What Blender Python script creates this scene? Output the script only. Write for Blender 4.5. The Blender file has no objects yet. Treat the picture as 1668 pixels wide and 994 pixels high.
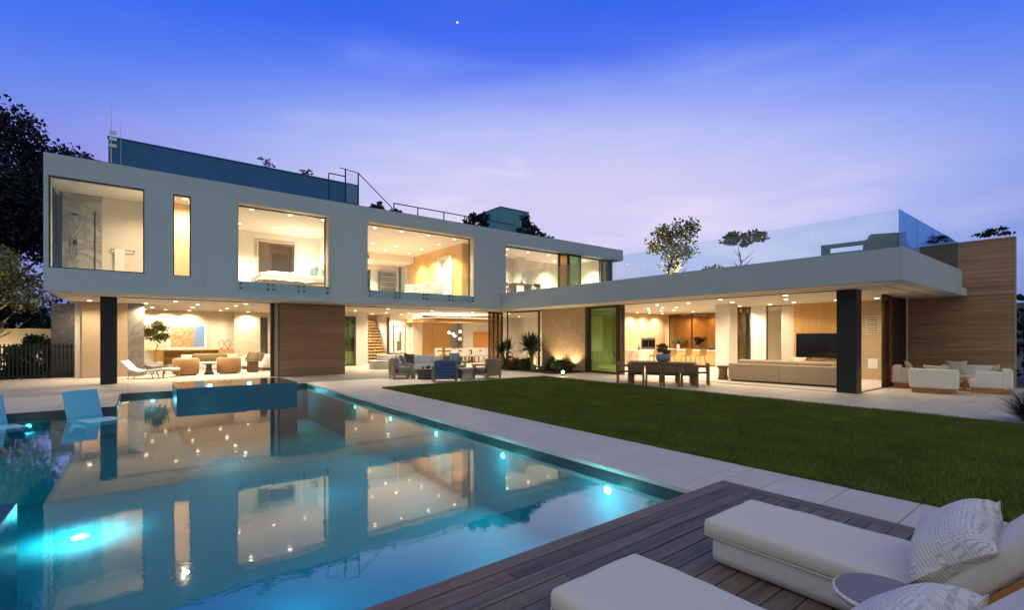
import bpy, math, random
from mathutils import Vector, Matrix, noise
R = math.radians
random.seed(7)
scene = bpy.context.scene
col = scene.collection

# ---------------------------------------------------------------- camera
cam_data = bpy.data.cameras.new("camera")
camera = bpy.data.objects.new("camera", cam_data)
col.objects.link(camera)
scene.camera = camera
VIEW_AZ = math.atan2(998, 778)                 # looking direction, measured from +X towards +Y
camera.location = (0, 0, 1.65)
camera.rotation_euler = (R(90), 0, VIEW_AZ - R(90))
cam_data.sensor_width = 36
cam_data.lens = 778 / 1668 * 36
cam_data.shift_y = 51 / 1668
cam_data.clip_start = 0.05
cam_data.clip_end = 2000

# ---------------------------------------------------------------- sky
SUN_EL, SUN_AZ = R(1.0), R(50)
world = bpy.data.worlds.new("World")
scene.world = world
world.use_nodes = True
wt = world.node_tree
wt.nodes.clear()
def N(t, kind, **kw):
    n = t.nodes.new(kind)
    for k, v in kw.items():
        if k in ("ins",):
            for kk, vv in v.items():
                n.inputs[kk].default_value = vv
        else:
            setattr(n, k, v)
    return n
def math_node(t, op, a, b=None, c=None, clamp=False):
    n = t.nodes.new("ShaderNodeMath"); n.operation = op; n.use_clamp = clamp
    for i, x in enumerate((a, b, c)):
        if x is None: continue
        if isinstance(x, (int, float)): n.inputs[i].default_value = x
        else: t.links.new(x, n.inputs[i])
    return n.outputs[0]
def mix_col(t, fac, a, b, blend='MIX'):
    n = t.nodes.new("ShaderNodeMix"); n.data_type = 'RGBA'; n.blend_type = blend; n.clamp_factor = True
    for s, x in ((n.inputs[0], fac), (n.inputs[6], a), (n.inputs[7], b)):
        if isinstance(x, (int, float)): s.default_value = x
        elif isinstance(x, tuple): s.default_value = (*x, 1) if len(x) == 3 else x
        else: t.links.new(x, s)
    return n.outputs[2]
def ramp(t, fac, stops, interp='LINEAR'):
    n = t.nodes.new("ShaderNodeValToRGB"); n.color_ramp.interpolation = interp
    cr = n.color_ramp
    while len(cr.elements) < len(stops): cr.elements.new(0.5)
    for e, (p, c) in zip(cr.elements, stops):
        e.position = p; e.color = (*c, 1) if len(c) == 3 else c
    t.links.new(fac, n.inputs[0])
    return n.outputs[0]
def lobe(t, az, el, az0, el0, sa, se):
    a = math_node(t, 'DIVIDE', math_node(t, 'SUBTRACT', az, az0), sa)
    e = math_node(t, 'DIVIDE', math_node(t, 'SUBTRACT', el, el0), se)
    s = math_node(t, 'ADD', math_node(t, 'MULTIPLY', a, a), math_node(t, 'MULTIPLY', e, e))
    return math_node(t, 'EXPONENT', math_node(t, 'MULTIPLY', s, -1.0))
tc = N(wt, "ShaderNodeTexCoord")
sep = N(wt, "ShaderNodeSeparateXYZ"); wt.links.new(tc.outputs["Generated"], sep.inputs[0])
el = math_node(wt, 'ARCSINE', math_node(wt, 'MINIMUM', math_node(wt, 'MAXIMUM', sep.outputs[2], -1.0), 1.0))
az = math_node(wt, 'ARCTAN2', sep.outputs[1], sep.outputs[0])
elf = math_node(wt, 'DIVIDE', el, R(90), clamp=True)
# thin stretched cloud streaks
mp = N(wt, "ShaderNodeMapping"); mp.inputs["Scale"].default_value = (1.6, 1.6, 7.0); mp.inputs["Rotation"].default_value = (0.10, -0.06, 0)
wt.links.new(tc.outputs["Generated"], mp.inputs[0])
cn = N(wt, "ShaderNodeTexNoise", ins={"Scale": 1.9, "Detail": 7.0, "Roughness": 0.52, "Distortion": 0.35}); wt.links.new(mp.outputs[0], cn.inputs[0])
cloud = ramp(wt, cn.outputs[0], [(0.40, (0, 0, 0)), (0.66, (1, 1, 1))], 'EASE')
base = ramp(wt, elf, [(0.0, (0.11, 0.17, 0.46)), (0.10, (0.13, 0.22, 0.62)), (0.20, (0.12, 0.24, 0.80)),
                      (0.28, (0.055, 0.17, 0.88)), (0.36, (0.028, 0.125, 0.87)), (0.50, (0.03, 0.12, 0.66)), (1.0, (0.06, 0.12, 0.36))])
AZ0 = VIEW_AZ
elw = math_node(wt, 'ADD', el, math_node(wt, 'MULTIPLY', math_node(wt, 'SUBTRACT', cn.outputs[0], 0.5), 0.20))
def flat_lobe(az0, el0, sa, se):
    a = math_node(wt, 'DIVIDE', math_node(wt, 'SUBTRACT', az, az0), sa); e = math_node(wt, 'DIVIDE', math_node(wt, 'SUBTRACT', elw, el0), se)
    s = math_node(wt, 'ADD', math_node(wt, 'MULTIPLY', a, a), math_node(wt, 'MULTIPLY', e, e))
    return math_node(wt, 'EXPONENT', math_node(wt, 'MULTIPLY', math_node(wt, 'MULTIPLY', s, s), -1.0))
l1 = flat_lobe(AZ0 - R(4), R(12.0), R(44), R(15.4))
l2 = lobe(wt, az, elw, AZ0 + R(40), R(12), R(15), R(6.0))
pale = mix_col(wt, cloud, (0.54, 0.58, 0.92), (0.80, 0.75, 0.96))
pale = mix_col(wt, math_node(wt, 'MULTIPLY', lobe(wt, az, elw, AZ0 - R(8), R(14), R(34), R(6)), 0.5), pale, (0.80, 0.67, 0.90))
c1 = mix_col(wt, math_node(wt, 'MULTIPLY', math_node(wt, 'POWER', l1, 0.7), 0.7), base, (0.20, 0.35, 0.93))
c1 = mix_col(wt, math_node(wt, 'MULTIPLY', math_node(wt, 'POWER', l1, 1.3), 0.96), c1, pale)
c4 = mix_col(wt, math_node(wt, 'MULTIPLY', l2, 0.42), c1, (0.42, 0.27, 0.74))
streak = math_node(wt, 'MULTIPLY', math_node(wt, 'MULTIPLY', cloud, 0.05), math_node(wt, 'SUBTRACT', 1.0, l1))
c4 = mix_col(wt, streak, c4, (0.45, 0.45, 0.85))
# unseen pale sky overhead and behind the viewer, added for neutral fill light
vdot = N(wt, "ShaderNodeVectorMath", operation='DOT_PRODUCT'); wt.links.new(tc.outputs["Generated"], vdot.inputs[0]); vdot.inputs[1].default_value = (math.cos(AZ0), math.sin(AZ0), 0)
bw = N(wt, "ShaderNodeMapRange", interpolation_type='SMOOTHSTEP'); wt.links.new(vdot.outputs["Value"], bw.inputs[0])
for i_, v_ in ((1, 0.60), (2, -0.30), (3, 0.0), (4, 1.0)): bw.inputs[i_].default_value = v_
c4 = mix_col(wt, bw.outputs[0], c4, (0.50, 0.55, 0.58))
# the evening star
sdot = N(wt, "ShaderNodeVectorMath", operation='DOT_PRODUCT'); wt.links.new(tc.outputs["Generated"], sdot.inputs[0])
_s = Vector((math.cos(AZ0) + (-89 / 778) * math.sin(AZ0), math.sin(AZ0) - (-89 / 778) * math.cos(AZ0), 512 / 778)).normalized(); sdot.inputs[1].default_value = _s
c4 = mix_col(wt, math_node(wt, 'GREATER_THAN', sdot.outputs["Value"], math.cos(R(0.11))), c4, (1.0, 0.97, 0.92))
sky = N(wt, "ShaderNodeTexSky", sky_type='NISHITA', sun_disc=False, sun_elevation=SUN_EL, sun_rotation=R(90) - SUN_AZ)
sky_dim = mix_col(wt, 1.0, sky.outputs[0], (0.004, 0.004, 0.004), 'MULTIPLY')
tot = mix_col(wt, 1.0, c4, sky_dim, 'ADD')
bg = N(wt, "ShaderNodeBackground", ins={"Strength": 1.0}); wt.links.new(tot, bg.inputs[0])
wo = N(wt, "ShaderNodeOutputWorld"); wt.links.new(bg.outputs[0], wo.inputs[0])

# the sun has all but set behind the house
sun_data = bpy.data.lights.new("sun", 'SUN'); sun_data.energy = 0.06; sun_data.angle = R(12); sun_data.color = (1.0, 0.72, 0.78)
sun = bpy.data.objects.new("sun", sun_data); col.objects.link(sun)
sd = Vector((math.cos(SUN_EL) * math.cos(SUN_AZ), math.cos(SUN_EL) * math.sin(SUN_AZ), math.sin(SUN_EL)))
sun.rotation_euler = sd.to_track_quat('Z', 'Y').to_euler()

scene.view_settings.view_transform = 'Standard'
scene.view_settings.look = 'None'
scene.view_settings.exposure = 0.0
scene.view_settings.gamma = 1.0
cy = scene.cycles
cy.use_denoising = True
cy.max_bounces = 9; cy.diffuse_bounces = 4; cy.glossy_bounces = 4; cy.transmission_bounces = 4; cy.transparent_max_bounces = 16
cy.caustics_reflective = False; cy.caustics_refractive = False
cy.sample_clamp_indirect = 4.0
cy.use_light_tree = True

# ---------------------------------------------------------------- materials
MATS = {}
def new_mat(name):
    m = bpy.data.materials.new(name); m.use_nodes = True
    t = m.node_tree; b = t.nodes["Principled BSDF"]
    MATS[name] = m
    return m, t, b
def wpos(t, scale=(1, 1, 1), obj=False, rot=(0, 0, 0)):
    if obj:
        s = t.nodes.new("ShaderNodeTexCoord").outputs["Object"]
    else:
        s = t.nodes.new("ShaderNodeNewGeometry").outputs["Position"]
    mp = t.nodes.new("ShaderNodeMapping"); mp.inputs["Scale"].default_value = scale; mp.inputs["Rotation"].default_value = rot
    t.links.new(s, mp.inputs[0])
    return mp.outputs[0]
def noise_tex(t, vec, scale, detail=4, rough=0.55, dist=0.0):
    n = N(t, "ShaderNodeTexNoise", ins={"Scale": scale, "Detail": detail, "Roughness": rough, "Distortion": dist})
    t.links.new(vec, n.inputs[0]); return n.outputs[0]
def add_bump(t, b, h, strength, dist=0.01):
    n = N(t, "ShaderNodeBump", ins={"Strength": strength, "Distance": dist}); t.links.new(h, n.inputs["Height"])
    t.links.new(n.outputs[0], b.inputs["Normal"])
def mul(c, k): return tuple(x * k for x in c)
def plain(name, c, rough=0.6, var=0.12, vscale=3.0, bump=0.0, bscale=40.0, metal=0.0, spec=0.5, stretch=(1, 1, 1), sheen=0.0, rnd=0.0):
    m, t, b = new_mat(name)
    p = wpos(t, stretch)
    n = noise_tex(t, p, vscale, 5)
    c_out = mix_col(t, n, mul(c, 1 - var), mul(c, 1 + var))
    if rnd:
        oi = t.nodes.new("ShaderNodeObjectInfo")
        k = math_node(t, 'MULTIPLY_ADD', oi.outputs["Random"], 2 * rnd, 1 - rnd)
        cb = t.nodes.new("ShaderNodeCombineColor")
        for i in range(3): t.links.new(k, cb.inputs[i])
        c_out = mix_col(t, 1.0, c_out, cb.outputs[0], 'MULTIPLY')
    t.links.new(c_out, b.inputs["Base Color"])
    b.inputs["Roughness"].default_value = rough; b.inputs["Metallic"].default_value = metal
    b.inputs["Specular IOR Level"].default_value = spec
    if sheen: b.inputs["Sheen Weight"].default_value = sheen
    if bump: add_bump(t, b, noise_tex(t, p, bscale, 3), bump)
    return m
def wood(name, c, axis='Z', scale=1.0, rough=0.5, var=0.28, rnd=0.12, bands=True):
    m, t, b = new_mat(name)
    st = {'X': (0.35, 9, 9), 'Y': (9, 0.35, 9), 'Z': (9, 9, 0.35)}[axis]
    p = wpos(t, tuple(s * scale for s in st))
    g = noise_tex(t, p, 2.2, 7, 0.6, 0.6)
    c_out = ramp(t, g, [(0.28, mul(c, 1 - var)), (0.5, c), (0.75, mul(c, 1 + var * 0.8))])
    oi = t.nodes.new("ShaderNodeObjectInfo")
    k = math_node(t, 'MULTIPLY_ADD', oi.outputs["Random"], 2 * rnd, 1 - rnd)
    cb = t.nodes.new("ShaderNodeCombineColor")
    for i in range(3): t.links.new(k, cb.inputs[i])
    c_out = mix_col(t, 1.0, c_out, cb.outputs[0], 'MULTIPLY')
    t.links.new(c_out, b.inputs["Base Color"]); b.inputs["Roughness"].default_value = rough
    if name.startswith("deck"):                      # some boards have kept their brown, others have silvered
        c_out = mix_col(t, ramp(t, oi.outputs["Random"], [(0.25, (0, 0, 0)), (0.8, (0.75, 0.75, 0.75))]), c_out, mix_col(t, g, (0.10, 0.055, 0.035), (0.26, 0.15, 0.095)))
        t.links.new(c_out, b.inputs["Base Color"])
    add_bump(t, b, g, 0.25, 0.004)
    return m
def emit(name, c, s):
    m = bpy.data.materials.new(name); m.use_nodes = True; t = m.node_tree; t.nodes.clear()
    e = N(t, "ShaderNodeEmission", ins={"Color": (*c, 1), "Strength": s}); o = N(t, "ShaderNodeOutputMaterial")
    t.links.new(e.outputs[0], o.inputs[0]); MATS[name] = m; return m
def glassy(name, tint, ior=1.5, rough=0.0, refl=(1, 1, 1), cap=0.12):          # coated glass: reflection stays low at a slant
    m = bpy.data.materials.new(name); m.use_nodes = True; t = m.node_tree; t.nodes.clear()
    tr = N(t, "ShaderNodeBsdfTransparent", ins={"Color": (*tint, 1)})
    gl = N(t, "ShaderNodeBsdfGlossy", ins={"Color": (*refl, 1), "Roughness": rough})
    fr = N(t, "ShaderNodeFresnel", ins={"IOR": ior}); mx = N(t, "ShaderNodeMixShader"); o = N(t, "ShaderNodeOutputMaterial")
    t.links.new(math_node(t, 'MINIMUM', fr.outputs[0], cap), mx.inputs[0]); t.links.new(tr.outputs[0], mx.inputs[1]); t.links.new(gl.outputs[0], mx.inputs[2]); t.links.new(mx.outputs[0], o.inputs[0])
    MATS[name] = m; return m

# painted render of the upper storey: trowelled, faintly clouded
def stucco(name, c):
    m, t, b = new_mat(name)
    p = wpos(t)
    a = noise_tex(t, p, 0.45, 5, 0.6); f = noise_tex(t, p, 9.0, 6, 0.65)
    c1 = mix_col(t, a, mul(c, 0.88), mul(c, 1.10)); c2 = mix_col(t, math_node(t, 'MULTIPLY', f, 0.35), c1, mul(c, 0.8))
    st = noise_tex(t, wpos(t, (3.5, 3.5, 0.12)), 1.6, 4)
    c3 = mix_col(t, ramp(t, st, [(0.56, (0, 0, 0)), (0.75, (0.22, 0.22, 0.22))]), c2, mul(c, 0.72))
    t.links.new(c3, b.inputs["Base Color"]); b.inputs["Roughness"].default_value = 0.82
    add_bump(t, b, f, 0.18, 0.01); return m
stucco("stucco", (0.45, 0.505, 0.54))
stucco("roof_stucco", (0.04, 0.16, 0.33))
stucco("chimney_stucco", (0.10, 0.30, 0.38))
stucco("soffit_plaster", (0.72, 0.66, 0.56))
plain("ceiling_paint", (0.87, 0.83, 0.76), 0.8, 0.03)
plain("wall_white", (0.80, 0.76, 0.69), 0.75, 0.04)
plain("wall_cream", (0.66, 0.58, 0.46), 0.75, 0.08)
plain("wall_grey", (0.40, 0.38, 0.34), 0.75, 0.10)
plain("floor_pale", (0.80, 0.74, 0.66), 0.5, 0.05, 1.5)
plain("floor_stone", (0.62, 0.57, 0.50), 0.38, 0.06, 1.5)
plain("black_metal", (0.012, 0.012, 0.014), 0.42, 0.2, spec=0.4)
plain("bronze_frame", (0.055, 0.040, 0.030), 0.45, 0.2, metal=0.3)
plain("frame_cream", (0.60, 0.50, 0.38), 0.55, 0.05)
plain("steel", (0.5, 0.5, 0.5), 0.35, 0.05, metal=0.9)
plain("white_gloss", (0.78, 0.75, 0.70), 0.35, 0.03)
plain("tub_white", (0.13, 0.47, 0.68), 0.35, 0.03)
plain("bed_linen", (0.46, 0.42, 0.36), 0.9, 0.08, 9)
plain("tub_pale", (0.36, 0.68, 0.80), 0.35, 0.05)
plain("linen_white", (0.76, 0.72, 0.66), 0.9, 0.05, 14, 0.25, 260, sheen=0.2)
plain("linen_grey", (0.74, 0.65, 0.55), 0.92, 0.06, 30, 0.35, 420, sheen=0.25)
plain("linen_beige", (0.42, 0.33, 0.22), 0.9, 0.07, 12, 0.25, 220)
plain("fabric_brown", (0.30, 0.16, 0.06), 0.85, 0.10, 10, 0.2, 200, sheen=0.2)
plain("fabric_olive", (0.16, 0.13, 0.06), 0.9, 0.25, 8)
plain("fabric_darkbrown", (0.12, 0.08, 0.045), 0.9, 0.2, 8)
plain("fabric_blue", (0.05, 0.10, 0.22), 0.75, 0.12, 5)
plain("fabric_teal", (0.16, 0.22, 0.23), 0.9, 0.12, 9)
plain("fabric_mauve", (0.24, 0.215, 0.225), 0.9, 0.12, 9)
plain("pillow_oat", (0.56, 0.48, 0.38), 0.9, 0.08, 16, 0.2, 200)
plain("charcoal", (0.055, 0.045, 0.04), 0.7, 0.2)
plain("ceramic_blue", (0.22, 0.30, 0.42), 0.45, 0.12)
plain("soil", (0.030, 0.024, 0.016), 0.95, 0.4, 6)
plain("ground_earth", (0.045, 0.05, 0.035), 0.95, 0.4, 0.3)
plain("lawn_soil", (0.018, 0.026, 0.008), 0.95, 0.4, 6)
plain("hill_green", (0.018, 0.030, 0.022), 0.95, 0.5, 0.12)
plain("grout", (0.10, 0.095, 0.09), 0.9, 0.2)
plain("screen_black", (0.006, 0.006, 0.007), 0.12, 0.1)
plain("stone_dark", (0.11, 0.105, 0.095), 0.7, 0.3, 3, 0.3, 14)
wood("oak", (0.54, 0.32, 0.10), 'Z', rough=0.5, var=0.2, rnd=0.05)
wood("oak_x", (0.54, 0.32, 0.10), 'X', rough=0.5, var=0.2, rnd=0.05)
wood("oak_y", (0.55, 0.33, 0.14), 'Y', rough=0.5, var=0.18, rnd=0.05)
wood("oak_pale", (0.60, 0.44, 0.25), 'Z', rough=0.55, var=0.12, rnd=0.05)
wood("teak", (0.20, 0.125, 0.075), 'X', rough=0.6, var=0.25)
wood("teak_grey", (0.34, 0.24, 0.16), 'X', rough=0.65, var=0.25)
wood("teak_warm", (0.24, 0.125, 0.06), 'X', rough=0.6, var=0.25)
wood("teak_orange", (0.45, 0.19, 0.045), 'Y', rough=0.5, var=0.2)
wood("deck_wood", (0.18, 0.145, 0.112), 'X', scale=1.5, rough=0.6, var=0.75, rnd=0.38)
wood("walnut", (0.10, 0.055, 0.03), 'Z', rough=0.5, var=0.25)
glassy("window_glass", (0.97, 0.975, 0.96), 1.40, cap=0.08)
glassy("green_glass", (0.38, 0.47, 0.25), 2.2, refl=(0.8, 1.0, 0.7), cap=0.4)
glassy("guard_glass", (0.89, 0.96, 0.965), 1.45, cap=0.10)
glassy("privacy_glass", (0.30, 0.55, 0.74), 1.7, cap=0.3)
glassy("bronze_glass", (0.62, 0.48, 0.32), 2.0, refl=(0.8, 0.66, 0.48), cap=0.35)
emit("lamp_warm", (1.0, 0.82, 0.58), 7.0)
emit("cove_warm", (1.0, 0.78, 0.48), 5.0)
emit("bulb_warm", (1.0, 0.85, 0.6), 6.0)
emit("pool_lens", (0.62, 0.95, 1.0), 14.0)
emit("pool_lens_far", (0.62, 0.95, 1.0), 4.0)
emit("garden_lens", (1.0, 0.80, 0.45), 60.0)

# paving: pale limestone, every slab slightly different
m, t, b = new_mat("paver")
p = wpos(t); a = noise_tex(t, p, 1.2, 6, 0.6); f = noise_tex(t, p, 26, 4)
oi = t.nodes.new("ShaderNodeObjectInfo")
cc = mix_col(t, a, (0.56, 0.49, 0.42), (0.70, 0.63, 0.55)); cc = mix_col(t, math_node(t, 'MULTIPLY', oi.outputs["Random"], 0.7), cc, (0.60, 0.51, 0.42))
cc = mix_col(t, ramp(t, f, [(0.55, (0, 0, 0)), (0.8, (0.4, 0.4, 0.4))]), cc, (0.40, 0.37, 0.34))
t.links.new(cc, b.inputs["Base Color"]); b.inputs["Roughness"].default_value = 0.5; add_bump(t, b, f, 0.15, 0.004)
# veined stone for walls
def veined(name, c, dark, scale=2.0, stretch=(1, 1, 1), rough=0.45, amount=0.6, bump=0.0):
    m, t, b = new_mat(name)
    p = wpos(t, stretch); w = noise_tex(t, p, scale, 8, 0.62, 1.4)
    v = ramp(t, w, [(0.42, (0, 0, 0)), (0.50, (1, 1, 1)), (0.58, (0, 0, 0))])
    a = noise_tex(t, p, scale * 0.6, 4)
    c1 = mix_col(t, a, mul(c, 0.84), mul(c, 1.12)); c2 = mix_col(t, math_node(t, 'MULTIPLY', v, amount), c1, dark)
    t.links.new(c2, b.inputs["Base Color"]); b.inputs["Roughness"].default_value = rough
    if bump: add_bump(t, b, w, bump, 0.02)
    return m
veined("marble_bath", (0.42, 0.40, 0.36), (0.10, 0.10, 0.10), 1.1, amount=0.55)
veined("marble_cream", (0.70, 0.63, 0.52), (0.36, 0.28, 0.19), 1.4, (1, 1, 1.3), 0.4, 0.55)
veined("travertine_cream", (0.66, 0.57, 0.45), (0.48, 0.38, 0.27), 1.3, (0.5, 0.5, 3.0), 0.6, 0.5, 0.4)
veined("stone_slab_grey", (0.20, 0.19, 0.165), (0.09, 0.085, 0.075), 1.6, (1, 1, 1), 0.5, 0.6)
veined("rough_grey_stone", (0.22, 0.20, 0.185), (0.08, 0.075, 0.07), 3.5, (1, 1, 1), 0.8, 0.7, 0.6)
# board-like stone courses
def strata(name, c, var=0.3):
    m, t, b = new_mat(name)
    s = noise_tex(t, wpos(t, (0.25, 0.25, 9)), 2.4, 6, 0.65); s2 = noise_tex(t, wpos(t, (1.5, 1.5, 30)), 1.0, 3)
    c1 = ramp(t, s, [(0.3, mul(c, 1 - var)), (0.55, c), (0.72, mul(c, 1 + var * 0.7))])
    c2 = mix_col(t, math_node(t, 'MULTIPLY', s2, 0.4), c1, mul(c, 0.7))
    oi = t.nodes.new("ShaderNodeObjectInfo")
    k = math_node(t, 'MULTIPLY_ADD', oi.outputs["Random"], 0.22, 0.89)
    cb = t.nodes.new("ShaderNodeCombineColor")
    for i in range(3): t.links.new(k, cb.inputs[i])
    c3 = mix_col(t, 1.0, c2, cb.outputs[0], 'MULTIPLY')
    t.links.new(c3, b.inputs["Base Color"]); b.inputs["Roughness"].default_value = 0.8; add_bump(t, b, s, 0.35, 0.008)
    return m
veined("wall_sand", (0.43, 0.31, 0.195), (0.25, 0.165, 0.10), 1.6, (1.2, 1.2, 1.2), 0.85, 0.5, 0.5)
strata("travertine_brown", (0.42, 0.245, 0.145), 0.45)
strata("travertine_dark", (0.34, 0.20, 0.12), 0.3)
strata("travertine_tan", (0.46, 0.34, 0.21), 0.12)
# pool plaster and water
m, t, b = new_mat("pool_plaster")
p = wpos(t); a = noise_tex(t, p, 1.1, 4); f = noise_tex(t, p, 40, 2)
cc = mix_col(t, a, (0.003, 0.19, 0.25), (0.004, 0.24, 0.30)); cc = mix_col(t, math_node(t, 'MULTIPLY', f, 0.3), cc, (0.002, 0.15, 0.20))
t.links.new(cc, b.inputs["Base Color"]); b.inputs["Roughness"].default_value = 0.7
plain("waterline_tile", (0.045, 0.050, 0.055), 0.35, 0.25, 5)
plain("spa_tile", (0.015, 0.11, 0.19), 0.3, 0.15, 3)
def water_mat(name, tint, ior, bump, scale):
    m = bpy.data.materials.new(name); m.use_nodes = True; t = m.node_tree; t.nodes.clear()
    p = wpos(t, (1, 1.0, 1)); n1 = math_node(t, 'MULTIPLY_ADD', noise_tex(t, p, scale * 5.5, 2, 0.5, 0.3), 0.22, noise_tex(t, p, scale, 2, 0.5, 0.4))
    area = ramp(t, noise_tex(t, p, 0.35, 2), [(0.40, (0.30, 0.30, 0.30)), (0.68, (1, 1, 1))])
    n2 = math_node(t, 'MULTIPLY', n1, area)
    bp = N(t, "ShaderNodeBump", ins={"Strength": bump, "Distance": 0.02}); t.links.new(n2, bp.inputs["Height"])
    tr = N(t, "ShaderNodeBsdfTransparent", ins={"Color": (*tint, 1)})
    gl = N(t, "ShaderNodeBsdfGlossy", ins={"Color": (1, 0.98, 0.96, 1), "Roughness": 0.03})
    fr = N(t, "ShaderNodeLayerWeight", ins={"Blend": 0.5}); mx = N(t, "ShaderNodeMixShader"); o = N(t, "ShaderNodeOutputMaterial")
    t.links.new(bp.outputs[0], gl.inputs["Normal"]); t.links.new(bp.outputs[0], fr.inputs["Normal"])
    t.links.new(math_node(t, 'MULTIPLY_ADD', math_node(t, 'POWER', fr.outputs["Facing"], ior), 0.97, 0.03), mx.inputs[0]); t.links.new(tr.outputs[0], mx.inputs[1]); t.links.new(gl.outputs[0], mx.inputs[2]); t.links.new(mx.outputs[0], o.inputs[0])
    MATS[name] = m; return m
water_mat("pool_water", (0.26, 0.92, 0.96), 3.0, 0.12, 2.2)
# foliage
def leaf(name, c, var=0.5):
    m, t, b = new_mat(name)
    n = noise_tex(t, wpos(t), 2.3, 3)
    n2 = noise_tex(t, wpos(t), 17, 2)
    cc = mix_col(t, n, mul(c, 1 - var), mul(c, 1 + var)); cc = mix_col(t, math_node(t, 'MULTIPLY', n2, 0.5), cc, mul(c, 0.6))
    t.links.new(cc, b.inputs["Base Color"]); b.inputs["Roughness"].default_value = 0.6
    b.inputs["Specular IOR Level"].default_value = 0.3
    return m
leaf("leaf_dark", (0.030, 0.045, 0.030)); leaf("leaf_mid", (0.055, 0.085, 0.025)); leaf("leaf_olive", (0.20, 0.21, 0.09))
leaf("leaf_yucca", (0.055, 0.085, 0.045)); leaf("leaf_rust", (0.16, 0.075, 0.02)); leaf("leaf_night", (0.012, 0.020, 0.030))
leaf("leaf_room", (0.11, 0.12, 0.03)); leaf("leaf_orange", (0.30, 0.12, 0.02)); leaf("leaf_reed", (0.06, 0.07, 0.03))
m, t, b = new_mat("grass_blade")
p = wpos(t); n = ramp(t, noise_tex(t, p, 1.3, 6, 0.65), [(0.30, (0, 0, 0)), (0.70, (1, 1, 1))]); n2 = noise_tex(t, p, 30, 2)
cc = mix_col(t, n, (0.048, 0.098, 0.008), (0.175, 0.235, 0.022)); cc = mix_col(t, math_node(t, 'MULTIPLY', n2, 0.6), cc, (0.20, 0.18, 0.05))
t.links.new(cc, b.inputs["Base Color"]); b.inputs["Roughness"].default_value = 0.7; b.inputs["Specular IOR Level"].default_value = 0.2
plain("bark", (0.10, 0.075, 0.05), 0.9, 0.35, 5, 0.5, 20)
plain("bark_pale", (0.28, 0.21, 0.13), 0.9, 0.3, 5, 0.5, 20)
# flat prints
def print_mat(name, stops, scale, dist=2.0, axis=0, seed=0.0):
    m, t, b = new_mat(name)
    tcn = t.nodes.new("ShaderNodeTexCoord")
    mp = t.nodes.new("ShaderNodeMapping"); mp.inputs["Location"].default_value = (seed, seed, seed); t.links.new(tcn.outputs["Generated"], mp.inputs[0])
    n = noise_tex(t, mp.outputs[0], scale, 2, 0.5, dist)
    t.links.new(ramp(t, n, stops, 'CONSTANT'), b.inputs["Base Color"]); b.inputs["Roughness"].default_value = 0.6
    return m
print_mat("print_abstract", [(0.0, (0.42, 0.20, 0.10)), (0.42, (0.46, 0.30, 0.18)), (0.48, (0.20, 0.22, 0.08)), (0.53, (0.45, 0.38, 0.28)), (0.60, (0.30, 0.16, 0.12))], 3.0, 1.6)
plain("print_blue", (0.13, 0.24, 0.46), 0.6, 0.12, 6)
print_mat("print_nude", [(0.0, (0.55, 0.50, 0.43)), (0.44, (0.30, 0.26, 0.22)), (0.50, (0.58, 0.53, 0.46)), (0.60, (0.40, 0.36, 0.31))], 4.0, 1.0)
plain("print_paper", (0.66, 0.60, 0.50), 0.7, 0.04)
plain("print_ink", (0.09, 0.08, 0.05), 0.7, 0.2)
plain("print_orange", (0.50, 0.20, 0.05), 0.6, 0.15, 4)
plain("print_green", (0.12, 0.25, 0.03), 0.6, 0.3, 3)
# maze print on the loose cushions
m, t, b = new_mat("maze_cloth")
tcn = t.nodes.new("ShaderNodeTexCoord"); mp = t.nodes.new("ShaderNodeMapping"); mp.inputs["Scale"].default_value = (30, 17, 1); t.links.new(tcn.outputs["Generated"], mp.inputs[0])
sp = t.nodes.new("ShaderNodeSeparateXYZ"); t.links.new(mp.outputs[0], sp.inputs[0])
fl = [math_node(t, 'FLOOR', sp.outputs[i]) for i in range(2)]
cmb = t.nodes.new("ShaderNodeCombineXYZ"); t.links.new(fl[0], cmb.inputs[0]); t.links.new(fl[1], cmb.inputs[1])
wn = t.nodes.new("ShaderNodeTexWhiteNoise"); wn.noise_dimensions = '2D'; t.links.new(cmb.outputs[0], wn.inputs["Vector"])
pick = math_node(t, 'GREATER_THAN', wn.outputs[0], 0.5)
uu = math_node(t, 'ADD', math_node(t, 'MULTIPLY', sp.outputs[0], pick), math_node(t, 'MULTIPLY', sp.outputs[1], math_node(t, 'SUBTRACT', 1.0, pick)))
ln = math_node(t, 'GREATER_THAN', math_node(t, 'SINE', math_node(t, 'MULTIPLY', uu, 2 * math.pi * 1.5)), 0.35)
cc = mix_col(t, math_node(t, 'MULTIPLY', ln, 0.8), (0.78, 0.71, 0.64), (0.46, 0.43, 0.41))
t.links.new(cc, b.inputs["Base Color"]); b.inputs["Roughness"].default_value = 0.9
add_bump(t, b, noise_tex(t, wpos(t), 300, 2), 0.2, 0.002)

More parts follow.
